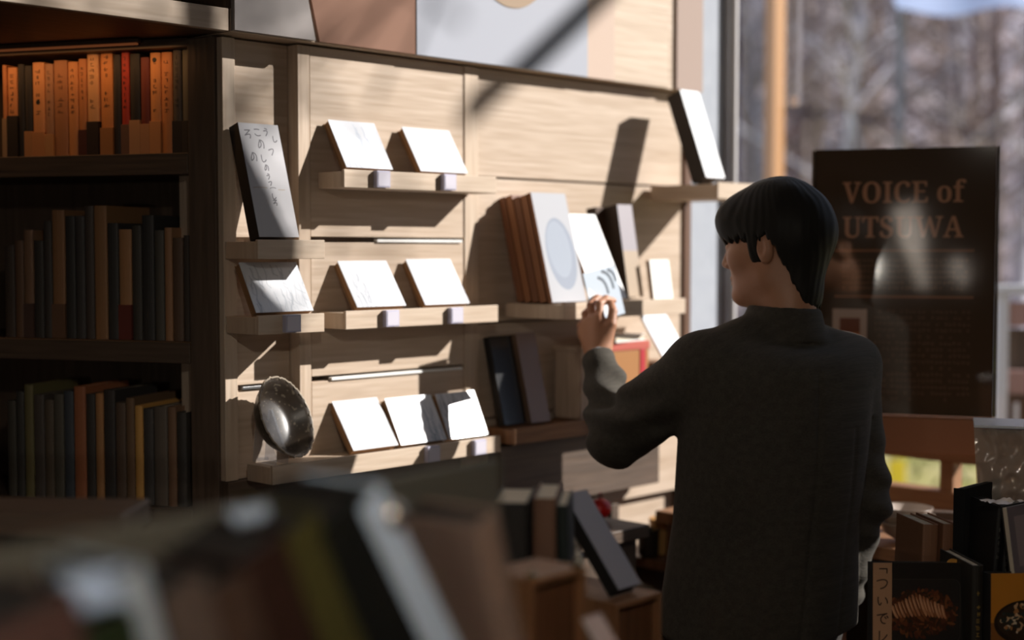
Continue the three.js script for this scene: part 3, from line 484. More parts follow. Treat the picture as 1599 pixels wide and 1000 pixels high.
const foodB = canvasTex(512, 720, (x, w, h) => {
  x.fillStyle = '#c8842e'; x.fillRect(0, 0, w, h); x.fillStyle = '#8c5a2c'; x.fillRect(0, 250, w, h - 250);
  const bowl = (cx, cy, r, rim, inn, cols, s) => { x.fillStyle = rim; x.beginPath(); x.ellipse(cx, cy, r, r * 0.68, 0, 0, 7); x.fill(); x.fillStyle = inn; x.beginPath(); x.ellipse(cx, cy - r * 0.03, r * 0.9, r * 0.58, 0, 0, 7); x.fill(); for (let i = 0; i < 130; i++) { const a = hash(i, 1, s) * 7, q = Math.sqrt(hash(i, 2, s)) * 0.82; x.fillStyle = cols[i % cols.length]; x.beginPath(); x.ellipse(cx + Math.cos(a) * q * r, cy - r * 0.1 + Math.sin(a) * q * r * 0.55, 5 + hash(i, 3, s) * 13, 4 + hash(i, 4, s) * 6, hash(i, 5, s) * 3, 0, 7); x.fill(); } };
  x.fillStyle = '#8c3a22'; x.beginPath(); x.ellipse(480, 195, 130, 40, -0.1, 0, 7); x.fill();
  bowl(180, 250, 165, '#2a2018', '#3a2c20', ['#c8a078', '#2c3430', '#d8b890', '#26302c', '#b07844', '#e0cdb0', '#2f3a38'], 41);
  bowl(110, 480, 135, '#a88a72', '#8c6c54', ['#c8ac90', '#b4947a', '#d0b8a0', '#a4846a'], 43);
  bowl(430, 470, 175, '#9a7c68', '#6e4e3e', ['#a87c60', '#8e5a40', '#c09a80'], 45);
  stroke(x, [[[340, 320], [380, 316], [440, 312]], [[388, 300], [390, 360], [392, 380]], [[340, 420], [390, 410], [450, 404]], [[392, 380], [394, 440], [394, 500]], [[392, 440], [366, 476], [340, 490]], [[396, 440], [424, 470], [452, 480]]], 30, -10, 1, 11, '#e6cdb4');
});
{
  const CT = -0.0;   // turned to face the photographer's side
  const tb = thing('book_table', 'dark table carrying the cookbooks at the lower right', 'table', V(1.0, 0, -2.52), 0);
  obj('table_top', box(0.9, 0.03, 0.6, 0.004), M.dark, tb).position.y = 0.76; for (const [x, z] of [[-0.4, -0.26], [0.4, -0.26], [-0.4, 0.26], [0.4, 0.26]]) obj('leg', box(0.05, 0.76, 0.05, 0.003), M.dark, tb).position.set(x, 0, z);
  const front = (name, label, x0, x1, yTop, z, len, tilt, roll, th, tex, turn) => {
    const w = x1 - x0, t = thing(name, label, 'book', V((x0 + x1) / 2, yTop - len * Math.cos(tilt), z), turn); t.rotation.set(-tilt, turn, roll, 'YXZ');
    const f = new THREE.BoxGeometry(w, len, 0.002); f.translate(0, len / 2, -0.001); obj('front_cover', f, new THREE.MeshPhysicalMaterial({ map: tex, roughness: 0.35 }), t);
    obj('page_block', at(box(w - 0.006, len - 0.006, th - 0.0044, 0.0005), 0.002, 0.003, -th / 2), M.pages, t); obj('back_cover', at(box(w, len, 0.002, 0.0004), 0, 0, -th + 0.001), M.black, t); obj('spine', at(box(0.002, len, th, 0.0006), -w / 2 - 0.001, 0, -th / 2), M.black, t);
    return t;
  };
  const A = front('cookbook', 'black cookbook with a plate of sliced meat and a beige title band', 0.618, 0.79, 1.047, -2.42, 0.247, 0.1, -0.03, 0.018, foodA, 0.12);
  const bg = new THREE.BoxGeometry(0.034, 0.246, 0.0008); bg.translate(-0.172 / 2 + 0.018, 0.1235, 0.0006); obj('title_band', bg, new THREE.MeshPhysicalMaterial({ map: bandA, roughness: 0.6 }), A).userData.label = 'beige band with vertical dark brush title';
  const Bk = front('cookbook', 'ochre cookbook with bowls of food beside the black one', 0.808, 0.99, 1.038, -2.385, 0.24, 0.08, -0.03, 0.024, foodB, 0.18);
  const S = (label, x, yTop, z, w, d, hex, lean, turn = 0.15, opts = {}) => { const h = yTop - 0.791; return spineBook('table_book', label, V(x, 0.7915 + Math.abs(Math.sin(lean)) * w / 2, z), turn, w, h, d, hex, { lean, group: 'books standing behind the cookbooks', ...opts }); };
  S('dark spine with gilt characters between the two cookbooks', 0.7985 - 0.002, 1.05, -2.405, 0.02, 0.14, 0x242019, 0, 0.1, { title: 0xa8863e });
  S('tan book with pale top edge, left of the black books', 0.765, 1.082, -2.60, 0.03, 0.12, 0x8a6248, -0.03);
  S('second tan book with an orange top, left of the black books', 0.80, 1.083, -2.60, 0.026, 0.12, 0x82583e, -0.03);
  S('slim black book with thin lettering, leftmost of the black spines', 0.8445, 1.135, -2.50, 0.012, 0.14, 0x171615, -0.07, 0.15, { title: 0x5a5650 });
  S('second slim black book with thin lettering on the table', 0.859, 1.135, -2.495, 0.011, 0.14, 0x191716, -0.07, 0.15, { title: 0x5a5650 });
  S('brown spined book between black ones on the table', 0.878, 1.118, -2.485, 0.02, 0.14, 0x6b4733, -0.07, 0.15, { title: 0xb9a284 });
  S('broad black spined book right of the brown spine', 0.904, 1.116, -2.475, 0.028, 0.14, 0x161514, -0.02);
  { const q = thing('table_book', 'large black book whose long top edge slopes up behind the spines', 'book', V(0.875, 0.7915, -2.60), TH); obj('cover', box(0.16, 0.36, 0.012, 0.001), flat(0x0b0b0b, 0.95), q).position.set(0.04, 0, -0.03); obj('page_block', box(0.154, 0.356, 0.008, 0.0005), M.pages, q).position.set(0.0415, 0.002, -0.0402); obj('spine', box(0.003, 0.36, 0.021, 0.001), flat(0x0b0b0b, 0.95), q).position.set(-0.0416, 0, -0.0345); }
  { const q = thing('table_book', 'grey violet book leaning at the right edge of the picture', 'book', V(0.955, 0.7915, -2.42), 0.3); q.rotation.set(-0.06, 0.3, 0.12, 'YXZ'); const f = new THREE.BoxGeometry(0.13, 0.37, 0.003); f.translate(0, 0.185, 0); obj('front_cover', f, faceMat(canvasTex(128, 256, (x, w, h) => { x.fillStyle = '#6e666c'; x.fillRect(0, 0, w, h); x.fillStyle = '#8e8284'; x.fillRect(10, 12, 60, 60); x.fillStyle = '#4a464e'; x.fillRect(0, 130, w, 126); }), 0.4), q); obj('page_block', at(box(0.126, 0.364, 0.014, 0.0005), 0, 0.003, -0.009), M.pages, q); obj('back_cover', at(box(0.13, 0.37, 0.002, 0.0005), 0, 0, -0.0175), M.black, q); }
  { const q = thing('title_card', 'small ochre card with a rounded crown behind the black cookbook', 'card', V(0.772, 0.7915, -2.47), 0.1); const s = new THREE.Shape(); s.moveTo(-0.025, 0); s.lineTo(0.025, 0); s.lineTo(0.025, 0.247); s.lineTo(0.016, 0.248); s.quadraticCurveTo(0.01, 0.257, 0.0, 0.257); s.quadraticCurveTo(-0.008, 0.257, -0.012, 0.248); s.lineTo(-0.025, 0.247); obj('card', metres(new THREE.ExtrudeGeometry(s, { depth: 0.0015, bevelEnabled: false })), flat(0xc08a3a, 0.6), q); }
  // crumpled pale wrapping on the books
  const pg = new THREE.PlaneGeometry(0.075, 0.04, 26, 14), P = pg.attributes.position; pg.rotateX(-Math.PI / 2);
  for (let i = 0; i < P.count; i++) { const x = P.getX(i), z = P.getZ(i); P.setY(i, 0.006 + 0.012 * Math.abs(noise3(x * 90, z * 90, 3) - 0.5) * 2 - x * 0.05); } pg.computeVertexNormals();
  const wr = tag(obj('wrapping_scrap', pg, new THREE.MeshPhysicalMaterial({ color: 0xe4d8cc, roughness: 0.35, side: THREE.DoubleSide, sheen: 0.2 })), 'crumpled pale wrapping lying on the black book tops', 'wrapping'); wr.position.set(0.872, 1.136, -2.5); wr.rotation.y = 0.2;
}
{ // package in a clear bag, on a carton behind the books
  const t = thing('wrapped_package', 'large tan package in crinkled clear film at the right edge', 'package', V(0.99, 0.7915, -2.68), -0.3);
  const s = new THREE.Shape([[-0.07, 0], [0.13, 0], [0.15, 0.44], [-0.105, 0.44]].map((p) => new THREE.Vector2(...p)));
  const g = metres(new THREE.ExtrudeGeometry(s, { depth: 0.12, bevelEnabled: true, bevelSize: 0.003, bevelThickness: 0.003, bevelSegments: 2 }));
  obj('parcel', at(g, 0, 0.004, -0.12), flat(0xa0785a, 0.6), t);
  const fg = new THREE.PlaneGeometry(0.26, 0.46, 60, 90), P = fg.attributes.position;
  for (let i = 0; i < P.count; i++) { const x = P.getX(i), y = P.getY(i) + 0.23, k = 0.78 + 0.22 * (y / 0.46); const ridge = Math.abs(noise3(x * 40 + y * 26, y * 22 - x * 30, 2.2) - 0.5) * 2, r2 = Math.abs(noise3(x * 60, y * 50, 5.1) - 0.5) * 2; P.setXYZ(i, (x + 0.02) * k, y, 0.012 + 0.026 * (1 - ridge) * Math.min(1, y / 0.2) + 0.008 * r2); } fg.computeVertexNormals();
  obj('clear_film', fg, new THREE.MeshPhysicalMaterial({ color: 0xe8d8c8, roughness: 0.12, transmission: 0.6, thickness: 0, side: THREE.DoubleSide, ior: 1.7 }), t);
  obj('film_rim', at(box(0.262, 0.006, 0.13, 0.002), 0.021, 0.458, -0.055), flat(0xd2d6dc, 0.25), t);
}
// ---------- poster on the window rail, bowls on the ledge ----------
{
  const PT = -18.7 * Math.PI / 180;   // from (0.719, -3.38) to (1.102, -3.25)
  const w = 0.4045, hgt = 0.62, t = thing('poster_board', 'large dark glossy poster reading VOICE of UTSUWA beside the window', 'poster', V(0.9105, 1.115, -3.315), PT);
  const tex = canvasTex(1024, 1440, (x, W2, H2) => {
    x.fillStyle = '#4a3c2f'; x.fillRect(0, 0, W2, H2); x.textAlign = 'left';
    x.fillStyle = '#b98a6c'; x.font = 'bold 158px serif'; x.fillText('VOICE of', 160, 292, 690); x.fillText('UTSUWA', 160, 480, 690);
    x.fillStyle = '#9a6c50'; x.fillRect(120, 546, 790, 10); x.fillRect(120, 796, 790, 10);
    for (let r = 0; r < 6; r++) for (let i = 0; i < 30; i++) if (hash(i, r, 77) < 0.86) glyph(x, 172 + i * 24, 604 + r * 30, 18, r * 40 + i, '#7c604c', 3);
    x.fillStyle = '#b09c90'; x.fillRect(110, 870, 200, 300); x.fillStyle = '#a86a3c'; x.fillRect(152, 920, 118, 180); x.fillStyle = '#6e3c26'; x.fillRect(152, 920, 118, 80);
    for (let r = 0; r < 15; r++) for (let i = 0; i < 22; i++) if (hash(i, r, 78) < (r % 5 === 4 ? 0.25 : 0.85)) glyph(x, 360 + i * 25, 880 + r * 34, 17, 900 + r * 40 + i, '#6c5444', 3);
  });
  const f = new THREE.BoxGeometry(w, hgt, 0.004); f.translate(0, hgt / 2, 0.002); obj('printed_sheet', f, new THREE.MeshPhysicalMaterial({ map: tex, roughness: 0.06, ior: 1.75 }), t).position.y = 0.09;
  obj('backing', at(box(w + 0.004, hgt + 0.002, 0.014, 0.002), 0, 0.088, -0.0085), M.black, t);
  obj('frame_edge', box(0.006, hgt, 0.02, 0.001), flat(0x6b5a46, 0.5), t).position.set(-w / 2 - 0.0055, 0.09, -0.004); obj('frame_edge', box(0.006, hgt, 0.02, 0.001), flat(0x3a322a, 0.5), t).position.set(w / 2 + 0.0055, 0.09, -0.004);
  obj('base_board', box(w + 0.01, 0.085, 0.05, 0.003), flat(0x8a5a3a, 0.6), t).position.set(0, 0.001, -0.005);
  const st = thing('poster_stand', 'dark wooden stand legs carrying the tall poster', 'stand', V(0.9105, 0, -3.315), PT);
  for (const s of [-1, 1]) obj('leg', box(0.03, 0.168, 0.03, 0.002), M.dark, st).position.set(s * 0.2, 0.9455, -0.01);
  obj('rail', box(0.37, 0.02, 0.024, 0.002), M.dark, st).position.set(0, 0.96, -0.01);
  const lg = thing('window_ledge', 'long brown ledge along the window carrying stacked bowls', 'ledge', W(1.38, 0, 0.62), TH);
  obj('ledge_top', box(0.44, 0.03, 0.92, 0.003), M.crate, lg).position.y = 0.915; for (const z of [-0.42, 0.42]) obj('leg', box(0.4, 0.915, 0.04, 0.003), M.brown, lg).position.z = z;
  const prof = [[0.0001, 0], [0.022, 0], [0.024, 0.006], [0.05, 0.022], [0.062, 0.046], [0.0605, 0.047], [0.048, 0.026], [0.02, 0.009], [0.0001, 0.008]].map((p) => new THREE.Vector2(...p));
  const bw = (label, a, n, y, hex, s) => { const b = thing('bowl', label, 'bowl', W(a, y, n), TH, 'bowls on the window ledge'); const g = new THREE.LatheGeometry(prof, 36); g.scale(s, s, s); obj('bowl_body', g, flat(hex, 0.3), b); const r = new THREE.TorusGeometry(0.061 * s, 0.0014 * s, 6, 36); r.rotateX(Math.PI / 2); r.translate(0, 0.0465 * s, 0); obj('rim', r, flat(0x8a7a6c, 0.3), b); };
  bw('wide grey brown bowl, lowest of the stack by the window', 1.24, 0.8, 0.9455, 0x8c7a6c, 1.0);
  bw('grey brown bowl stacked in the lowest one by the window', 1.24, 0.8, 0.9635, 0x9a8674, 0.96);
  bw('pale top bowl of the stack by the window', 1.24, 0.8, 0.982, 0xb8aaa0, 0.9);
  bw('small brown bowl beside the stack on the window ledge', 1.215, 0.91, 0.9455, 0x7a5a42, 0.7);
  bw('small pale bowl at the end of the window ledge, right of the others', 1.23, 1.01, 0.9455, 0xa89c92, 0.75);
}
// ---------- unseen, behind the camera: added fill pendant, mirrored bulb, made-up glare cones ----------
const glow = new THREE.Color(1, 0.92, 0.8);
const pointLamp = (x, y, z, cd, r) => { const l = new THREE.PointLight(glow, cd); l.name = 'lamp_light'; l.position.set(x, y, z); l.shadow.radius = r; l.castShadow = true; scene.add(l); };
{
  const p = thing('fill_pendant', 'added fill pendant with a pale shade, unseen above and behind the camera', 'lamp', V(0.1, 2.15, -0.3));  // invented pendant, put in to fill the dark foreground
  obj('cord', new THREE.CylinderGeometry(0.003, 0.003, 2.03, 8), M.black, p).position.y = 1.135;
  const sh = new THREE.LatheGeometry([[0.02, 0.13], [0.05, 0.11], [0.14, 0.0], [0.143, 0.001], [0.052, 0.115], [0.02, 0.135]].map((q) => new THREE.Vector2(...q)), 36); obj('lamp_shade', sh, flat(0xb9a58c, 0.7, { side: THREE.DoubleSide }), p);
  obj('bulb', new THREE.SphereGeometry(0.035, 20, 14), flat(0xffe0b0, 0.5, { emissive: glow, emissiveIntensity: 6 }), p).position.y = 0.02;
  pointLamp(0.1, 2.17, -0.3, 1.75, 1.6);
  const b = thing('bare_bulb_lamp', 'bare bulb on a long cord behind the camera, a bright dot in the poster', 'lamp', V(-0.957, 1.493, 0.787));
  obj('bulb', new THREE.SphereGeometry(0.026, 20, 14), flat(0xffe0b0, 0.5, { emissive: glow, emissiveIntensity: 16 }), b);
  obj('socket', new THREE.CylinderGeometry(0.014, 0.016, 0.05, 16), M.black, b).position.y = 0.05; obj('cord', new THREE.CylinderGeometry(0.003, 0.003, 2.73, 8), M.black, b).position.y = 1.44;
  pointLamp(-0.957, 1.493, 0.787, 0.6, 1.3);
  const cone = (label, a, c, r0, r1, e) => {  // glowing shapes made up to lay the slanted glare on the poster
    const L = a.distanceTo(c), t = thing('glare_cone', label, 'lamp', c.clone());
    t.quaternion.setFromUnitVectors(V(0, 1, 0), a.clone().sub(c).normalize());
    const g = new THREE.CylinderGeometry(r0, r1, L, 32, 1, true); g.translate(0, L / 2, 0); obj('glare_shell', g, flat(0xe8dccb, 0.9, { side: THREE.DoubleSide, emissive: new THREE.Color(1, 0.86, 0.74), emissiveIntensity: e }), t);
    const tip = new THREE.SphereGeometry(r1 * 1.1, 16, 10); obj('tip', tip, M.metal, t).position.y = -r1 * 0.4;
    obj('cord', new THREE.CylinderGeometry(0.002, 0.002, 2.3, 6), M.black, t).position.y = L + 1.15;
    const m = a.clone().lerp(c, 0.4); const l = new THREE.PointLight(new THREE.Color(1, 0.86, 0.74), 0.04); l.name = 'lamp_light'; l.position.copy(m); l.castShadow = true; scene.add(l);
  };
  cone('large made-up glowing taper behind the camera, giving the poster its slanted glare', V(-0.772, 1.824, 0.855), V(-0.672, 1.385, 0.894), 0.07, 0.022, 2.6);
  cone('small made-up glowing taper behind the camera, giving the poster a lesser glare', V(-0.525, 1.545, 0.949), V(-0.478, 1.39, 0.965), 0.02, 0.012, 2.0);
}
// ---------- the person ----------
// meshes a distance field: one vertex in every cell that the surface crosses, quads over crossed edges
function surfaceNets(f, lo, hi, cell) {
  const nx = Math.ceil((hi[0] - lo[0]) / cell) + 1, ny = Math.ceil((hi[1] - lo[1]) / cell) + 1, nz = Math.ceil((hi[2] - lo[2]) / cell) + 1, v = new Float32Array(nx * ny * nz), id = new Int32Array(nx * ny * nz).fill(-1);
  const I = (i, j, k) => i + nx * (j + ny * k);
  for (let k = 0; k < nz; k++) for (let j = 0; j < ny; j++) for (let i = 0; i < nx; i++) v[I(i, j, k)] = f(lo[0] + i * cell, lo[1] + j * cell, lo[2] + k * cell);
  const pos = [], idx = [];
  for (let k = 0; k < nz - 1; k++) for (let j = 0; j < ny - 1; j++) for (let i = 0; i < nx - 1; i++) {
    let n = 0, sx = 0, sy = 0, sz = 0;
    for (let e = 0; e < 12; e++) {
      const ax = e >> 2, b = e & 3, c0 = [0, 0, 0]; c0[(ax + 1) % 3] = b & 1; c0[(ax + 2) % 3] = b >> 1; const c1 = c0.slice(); c1[ax] = 1;
      const a = v[I(i + c0[0], j + c0[1], k + c0[2])], d = v[I(i + c1[0], j + c1[1], k + c1[2])];
      if ((a < 0) !== (d < 0)) { const t = a / (a - d); n++; sx += c0[0] + (c1[0] - c0[0]) * t; sy += c0[1] + (c1[1] - c0[1]) * t; sz += c0[2] + (c1[2] - c0[2]) * t; }
    }
    if (n) { id[I(i, j, k)] = pos.length / 3; pos.push(lo[0] + (i + sx / n) * cell, lo[1] + (j + sy / n) * cell, lo[2] + (k + sz / n) * cell); }
  }
  for (let k = 1; k < nz - 1; k++) for (let j = 1; j < ny - 1; j++) for (let i = 1; i < nx - 1; i++) for (let ax = 0; ax < 3; ax++) {
    const s = v[I(i, j, k)] < 0, q = [i, j, k]; q[ax]++;
    if (s === (v[I(...q)] < 0)) continue;
    const u = [0, 0, 0], w = [0, 0, 0]; u[(ax + 1) % 3] = 1; w[(ax + 2) % 3] = 1;
    const a = id[I(i, j, k)], b = id[I(i - u[0], j - u[1], k - u[2])], c = id[I(i - u[0] - w[0], j - u[1] - w[1], k - u[2] - w[2])], d = id[I(i - w[0], j - w[1], k - w[2])];
    if (a < 0 || b < 0 || c < 0 || d < 0) continue;
    if (s) idx.push(a, b, c, a, c, d); else idx.push(a, c, b, a, d, c);
  }
  const g = new THREE.BufferGeometry(); g.setAttribute('position', new THREE.Float32BufferAttribute(pos, 3)); g.setIndex(idx); const nor = [], e = cell * 0.8;
  for (let i = 0; i < pos.length; i += 3) { let gx = 0, gy = 0, gz = 0; for (let it = 0; it < 2; it++) { const [x, y, z] = [pos[i], pos[i + 1], pos[i + 2]]; gx = f(x + e, y, z) - f(x - e, y, z); gy = f(x, y + e, z) - f(x, y - e, z); gz = f(x, y, z + e) - f(x, y, z - e); const l = Math.hypot(gx, gy, gz) || 1, k = Math.max(-cell * 0.5, Math.min(cell * 0.5, f(x, y, z) * 2 * e / l)); gx /= l; gy /= l; gz /= l; if (!it) { pos[i] -= gx * k; pos[i + 1] -= gy * k; pos[i + 2] -= gz * k; } } nor.push(gx, gy, gz); }
  g.setAttribute('position', new THREE.Float32BufferAttribute(pos, 3)); g.setAttribute('normal', new THREE.Float32BufferAttribute(nor, 3));
  const uv = new Float32Array(pos.length / 3 * 2); for (let i = 0; i < pos.length / 3; i++) { uv[i * 2] = pos[i * 3] + pos[i * 3 + 2]; uv[i * 2 + 1] = pos[i * 3 + 1]; } g.setAttribute('uv', new THREE.BufferAttribute(uv, 2));
  return g;
}
const smin = (a, b, k) => { const h = Math.max(k - Math.abs(a - b), 0) / k; return Math.min(a, b) - h * h * k * 0.25; };
const smax = (a, b, k) => -smin(-a, -b, k);
function cap(x, y, z, a, b, r0, r1) {
  const dx = b[0] - a[0], dy = b[1] - a[1], dz = b[2] - a[2], px = x - a[0], py = y - a[1], pz = z - a[2];
  const t = Math.max(0, Math.min(1, (px * dx + py * dy + pz * dz) / (dx * dx + dy * dy + dz * dz)));
  return Math.hypot(px - dx * t, py - dy * t, pz - dz * t) - (r0 + (r1 - r0) * t);
}
function ell(x, y, z, c, r) { const a = (x - c[0]) / r[0], b = (y - c[1]) / r[1], d = (z - c[2]) / r[2], k = Math.hypot(a, b, d), k1 = Math.hypot(a / r[0], b / r[1], d / r[2]); return k1 > 1e-9 ? k * (k - 1) / k1 : -Math.min(...r); }
// joints, in metres
const Jt = {
  lSh: [0.366, 1.362, -2.735], rSh: [0.668, 1.346, -2.866], lEl: [0.216, 1.208, -2.895], lWr: [0.186, 1.362, -3.07], rEl: [0.694, 1.09, -2.845], rWr: [0.668, 0.852, -2.91],
  neck: [0.535, 1.42, -2.805], chest: [0.518, 1.27, -2.80], waist: [0.505, 1.08, -2.80], hip: [0.495, 0.93, -2.81], lHip: [0.42, 0.9, -2.775], rHip: [0.575, 0.9, -2.845], lKn: [0.41, 0.49, -2.83], rKn: [0.58, 0.49, -2.89], lAn: [0.40, 0.09, -2.80], rAn: [0.585, 0.09, -2.86], lToe: [0.30, 0.035, -2.935], rToe: [0.49, 0.035, -3.0],
};
// torso axes: R to the person's right, F the way the chest faces
const tR = [0.914, 0, -0.405], tF = [-0.405, 0, -0.914];
const torsoLocal = (x, y, z, c) => { const dx = x - c[0], dz = z - c[2]; return [dx * tR[0] + dz * tR[2], y - c[1], dx * tF[0] + dz * tF[2]]; };
function torso(x, y, z, g) { // g: how much thicker than the body
  const c = [0.518 + (y - 1.27) * 0.06, 0, -2.80]; const [r, , f] = torsoLocal(x, y, z, c);
  const t = Math.max(0, Math.min(1, (y - 0.8) / 0.6));
  const w = (0.175 - 0.03 * Math.sin(t * 3.1) * 0.8 + 0.02 * t) + g, d = (0.105 + 0.02 * Math.sin(t * 3.0)) + g;
  return ell(r, 0, f - 0.01 + 0.02 * t, [0, 0, 0], [w, 1, d]);
}
// head axes: hF nose, hU up, hL the person's left
const hd = V(-0.83, -0.10, -0.55).normalize(), hl = V(0, 1, 0).cross(hd).normalize(), hu = hd.clone().cross(hl).normalize(), HC = V(0.522, 1.604, -2.835);
const headLocal = (x, y, z) => { const a = x - HC.x, b = y - HC.y, c = z - HC.z; return [a * hd.x + b * hd.y + c * hd.z, a * hu.x + b * hu.y + c * hu.z, a * hl.x + b * hl.y + c * hl.z]; };
const headWorld = (f, u, l) => [HC.x + hd.x * f + hu.x * u + hl.x * l, HC.y + hd.y * f + hu.y * u + hl.y * l, HC.z + hd.z * f + hu.z * u + hl.z * l];
function headField(x, y, z) {
  const [f, u, l] = headLocal(x, y, z), al = Math.abs(l);
  let d = ell(f, u, l, [-0.008, 0.018, 0], [0.093, 0.093, 0.073]);
  d = smin(d, ell(f, u, l, [0.035, -0.045, 0], [0.058, 0.075, 0.056]), 0.04);          // face
  d = smin(d, cap(f, u, al, [0.005, -0.07, 0.045], [0.068, -0.1, 0.012], 0.018, 0.019), 0.03);   // jaw
  d = smin(d, ell(f, u, l, [0.077, -0.1, 0], [0.017, 0.014, 0.018]), 0.02);            // chin
  d = smin(d, cap(f, u, l, [0.09, 0.004, 0], [0.107, -0.032, 0], 0.008, 0.0095), 0.014); // nose
  d = smin(d, ell(f, u, al, [0.097, -0.037, 0.01], [0.008, 0.006, 0.007]), 0.008);
  d = smin(d, ell(f, u, al, [0.078, 0.017, 0.03], [0.014, 0.007, 0.024]), 0.012);      // brow
  d = smax(d, -ell(f, u, al, [0.098, 0.0, 0.032], [0.014, 0.011, 0.016]), 0.012);      // eye sockets
  d = smin(d, ell(f, u, al, [0.079, -0.001, 0.031], [0.0115, 0.0105, 0.0125]), 0.004);
  d = smin(d, ell(f, u, al, [0.06, -0.024, 0.043], [0.02, 0.018, 0.014]), 0.025);      // cheek bone
  d = smin(d, ell(f, u, l, [0.089, -0.063, 0], [0.009, 0.0055, 0.021]), 0.006); d = smin(d, ell(f, u, l, [0.088, -0.073, 0], [0.009, 0.006, 0.018]), 0.006);
  d = smax(d, -ell(f, u, l, [0.1, -0.0685, 0], [0.01, 0.0016, 0.02]), 0.003);          // lips
  let e = ell(f, u, al, [-0.012, -0.012, 0.076], [0.017, 0.03, 0.01]);                 // ears
  e = smax(e, -ell(f, u, al, [-0.007, -0.008, 0.087], [0.0095, 0.018, 0.008]), 0.005);
  d = smin(d, e, 0.008);
  d = smin(d, cap(x, y, z, headWorld(-0.03, -0.07, 0), [0.54, 1.38, -2.80], 0.054, 0.062), 0.04);   // neck
  return d;
}
function arm(x, y, z, g) {
  let d = cap(x, y, z, Jt.lSh, Jt.lEl, 0.05 + g, 0.04 + g);
  d = smin(d, cap(x, y, z, Jt.lEl, Jt.lWr, 0.041 + g, 0.027 + g * 0.45), 0.02);
  return d;
}
function armR(x, y, z, g) { return smin(cap(x, y, z, Jt.rSh, Jt.rEl, 0.05 + g, 0.04 + g), cap(x, y, z, Jt.rEl, Jt.rWr, 0.04 + g, 0.027 + g), 0.03); }
function legs(x, y, z, g) {
  let d = 9;
  for (const s of ['l', 'r']) d = Math.min(d, smin(cap(x, y, z, Jt[s + 'Hip'], Jt[s + 'Kn'], 0.078 + g, 0.055 + g), cap(x, y, z, Jt[s + 'Kn'], Jt[s + 'An'], 0.052 + g, 0.036 + g * 1.6), 0.04));
  return d;
}
function bodyField(x, y, z) {
  let d = smax(torso(x, y, z, 0), Math.max(y - 1.40, 0.86 - y), 0.05);
  d = smin(d, cap(x, y, z, Jt.lSh, Jt.rSh, 0.05, 0.05), 0.06);
  d = smin(d, arm(x, y, z, 0), 0.03); d = smin(d, armR(x, y, z, 0), 0.03);
  d = smin(d, legs(x, y, z, 0), 0.05);
  for (const s of ['l', 'r']) d = smin(d, cap(x, y, z, Jt[s + 'An'], Jt[s + 'Toe'], 0.036, 0.025), 0.02);
  return d;
}
// a hand as chains of tapered capsules in its own frame: o wrist, k towards the knuckles, s towards the thumb, p out of the palm
function handField(o, k, s, p, fingers, thumb) {
  const w = (a, b, c) => [o[0] + k.x * a + s.x * b + p.x * c, o[1] + k.y * a + s.y * b + p.y * c, o[2] + k.z * a + s.z * b + p.z * c];
  const chains = [...fingers.map((f) => f.map((q) => w(...q))), thumb.map((q) => w(...q))], rad = [[0.0092, 0.0088, 0.008, 0.0066], [0.0095, 0.009, 0.0082, 0.0068], [0.0092, 0.0086, 0.0078, 0.0065], [0.008, 0.0075, 0.0068, 0.0056], [0.0135, 0.011, 0.0095, 0.0075]];
  const palm = [[w(-0.02, 0.006, 0), w(0.075, 0.027, 0.0), 0.021, 0.0125], [w(-0.02, 0, 0), w(0.08, 0.008, -0.001), 0.021, 0.0125], [w(-0.02, -0.003, 0), w(0.077, -0.011, 0), 0.02, 0.012], [w(-0.02, -0.006, 0), w(0.07, -0.029, 0), 0.02, 0.0105], [w(0.005, 0.01, 0.006), w(0.045, 0.03, 0.01), 0.015, 0.013], [w(-0.05, 0, 0), w(0.0, 0, 0), 0.0255, 0.023]];
  return (x, y, z) => {
    let d = 9;
    for (const [a, b, r0, r1] of palm) d = d > 8 ? cap(x, y, z, a, b, r0, r1) : smin(d, cap(x, y, z, a, b, r0, r1), 0.014);
    chains.forEach((c, i) => { let e = 9; for (let j = 0; j + 1 < c.length; j++) { const q = cap(x, y, z, c[j], c[j + 1], rad[i][j], rad[i][j + 1]); e = e > 8 ? q : smin(e, q, 0.003); } d = smin(d, e, i === 4 ? 0.012 : 0.006); });
    return d;
  };
}
const bounds = (pts, m) => { const lo = [9, 9, 9], hi = [-9, -9, -9]; for (const p of pts) for (let i = 0; i < 3; i++) { lo[i] = Math.min(lo[i], p[i] - m); hi[i] = Math.max(hi[i], p[i] + m); } return [lo, hi]; };
// left hand: back of the hand to the camera, fingers closing on the card
const LH = (() => {
  const k = V(-0.20, 0.86, -0.47).normalize(), s0 = V(0.64, 0.3, 0.7), s = s0.addScaledVector(k, -s0.dot(k)).normalize(), p = s.clone().cross(k).normalize().negate();
  if (p.z > 0) p.negate();
  const fingers = [[[0.07, 0.03, 0], [0.108, 0.036, 0.006], [0.124, 0.038, 0.028], [0.122, 0.039, 0.05]], [[0.076, 0.009, 0], [0.117, 0.012, 0.004], [0.137, 0.014, 0.026], [0.138, 0.016, 0.05]], [[0.072, -0.011, 0], [0.108, -0.012, 0.006], [0.127, -0.01, 0.028], [0.126, -0.008, 0.05]], [[0.064, -0.03, 0], [0.092, -0.034, 0.006], [0.108, -0.033, 0.022], [0.11, -0.03, 0.039]]];
  const thumb = [[0.015, 0.022, 0.008], [0.052, 0.047, 0.014], [0.083, 0.054, 0.022], [0.106, 0.05, 0.028]];
  return { f: handField(Jt.lWr, k, s, p, fingers, thumb), k, s, p, pts: [Jt.lWr, ...[...fingers, thumb].flat().map(([a, b, c]) => Jt.lWr.map((q, i) => q + k.getComponent(i) * a + s.getComponent(i) * b + p.getComponent(i) * c))] };
})();
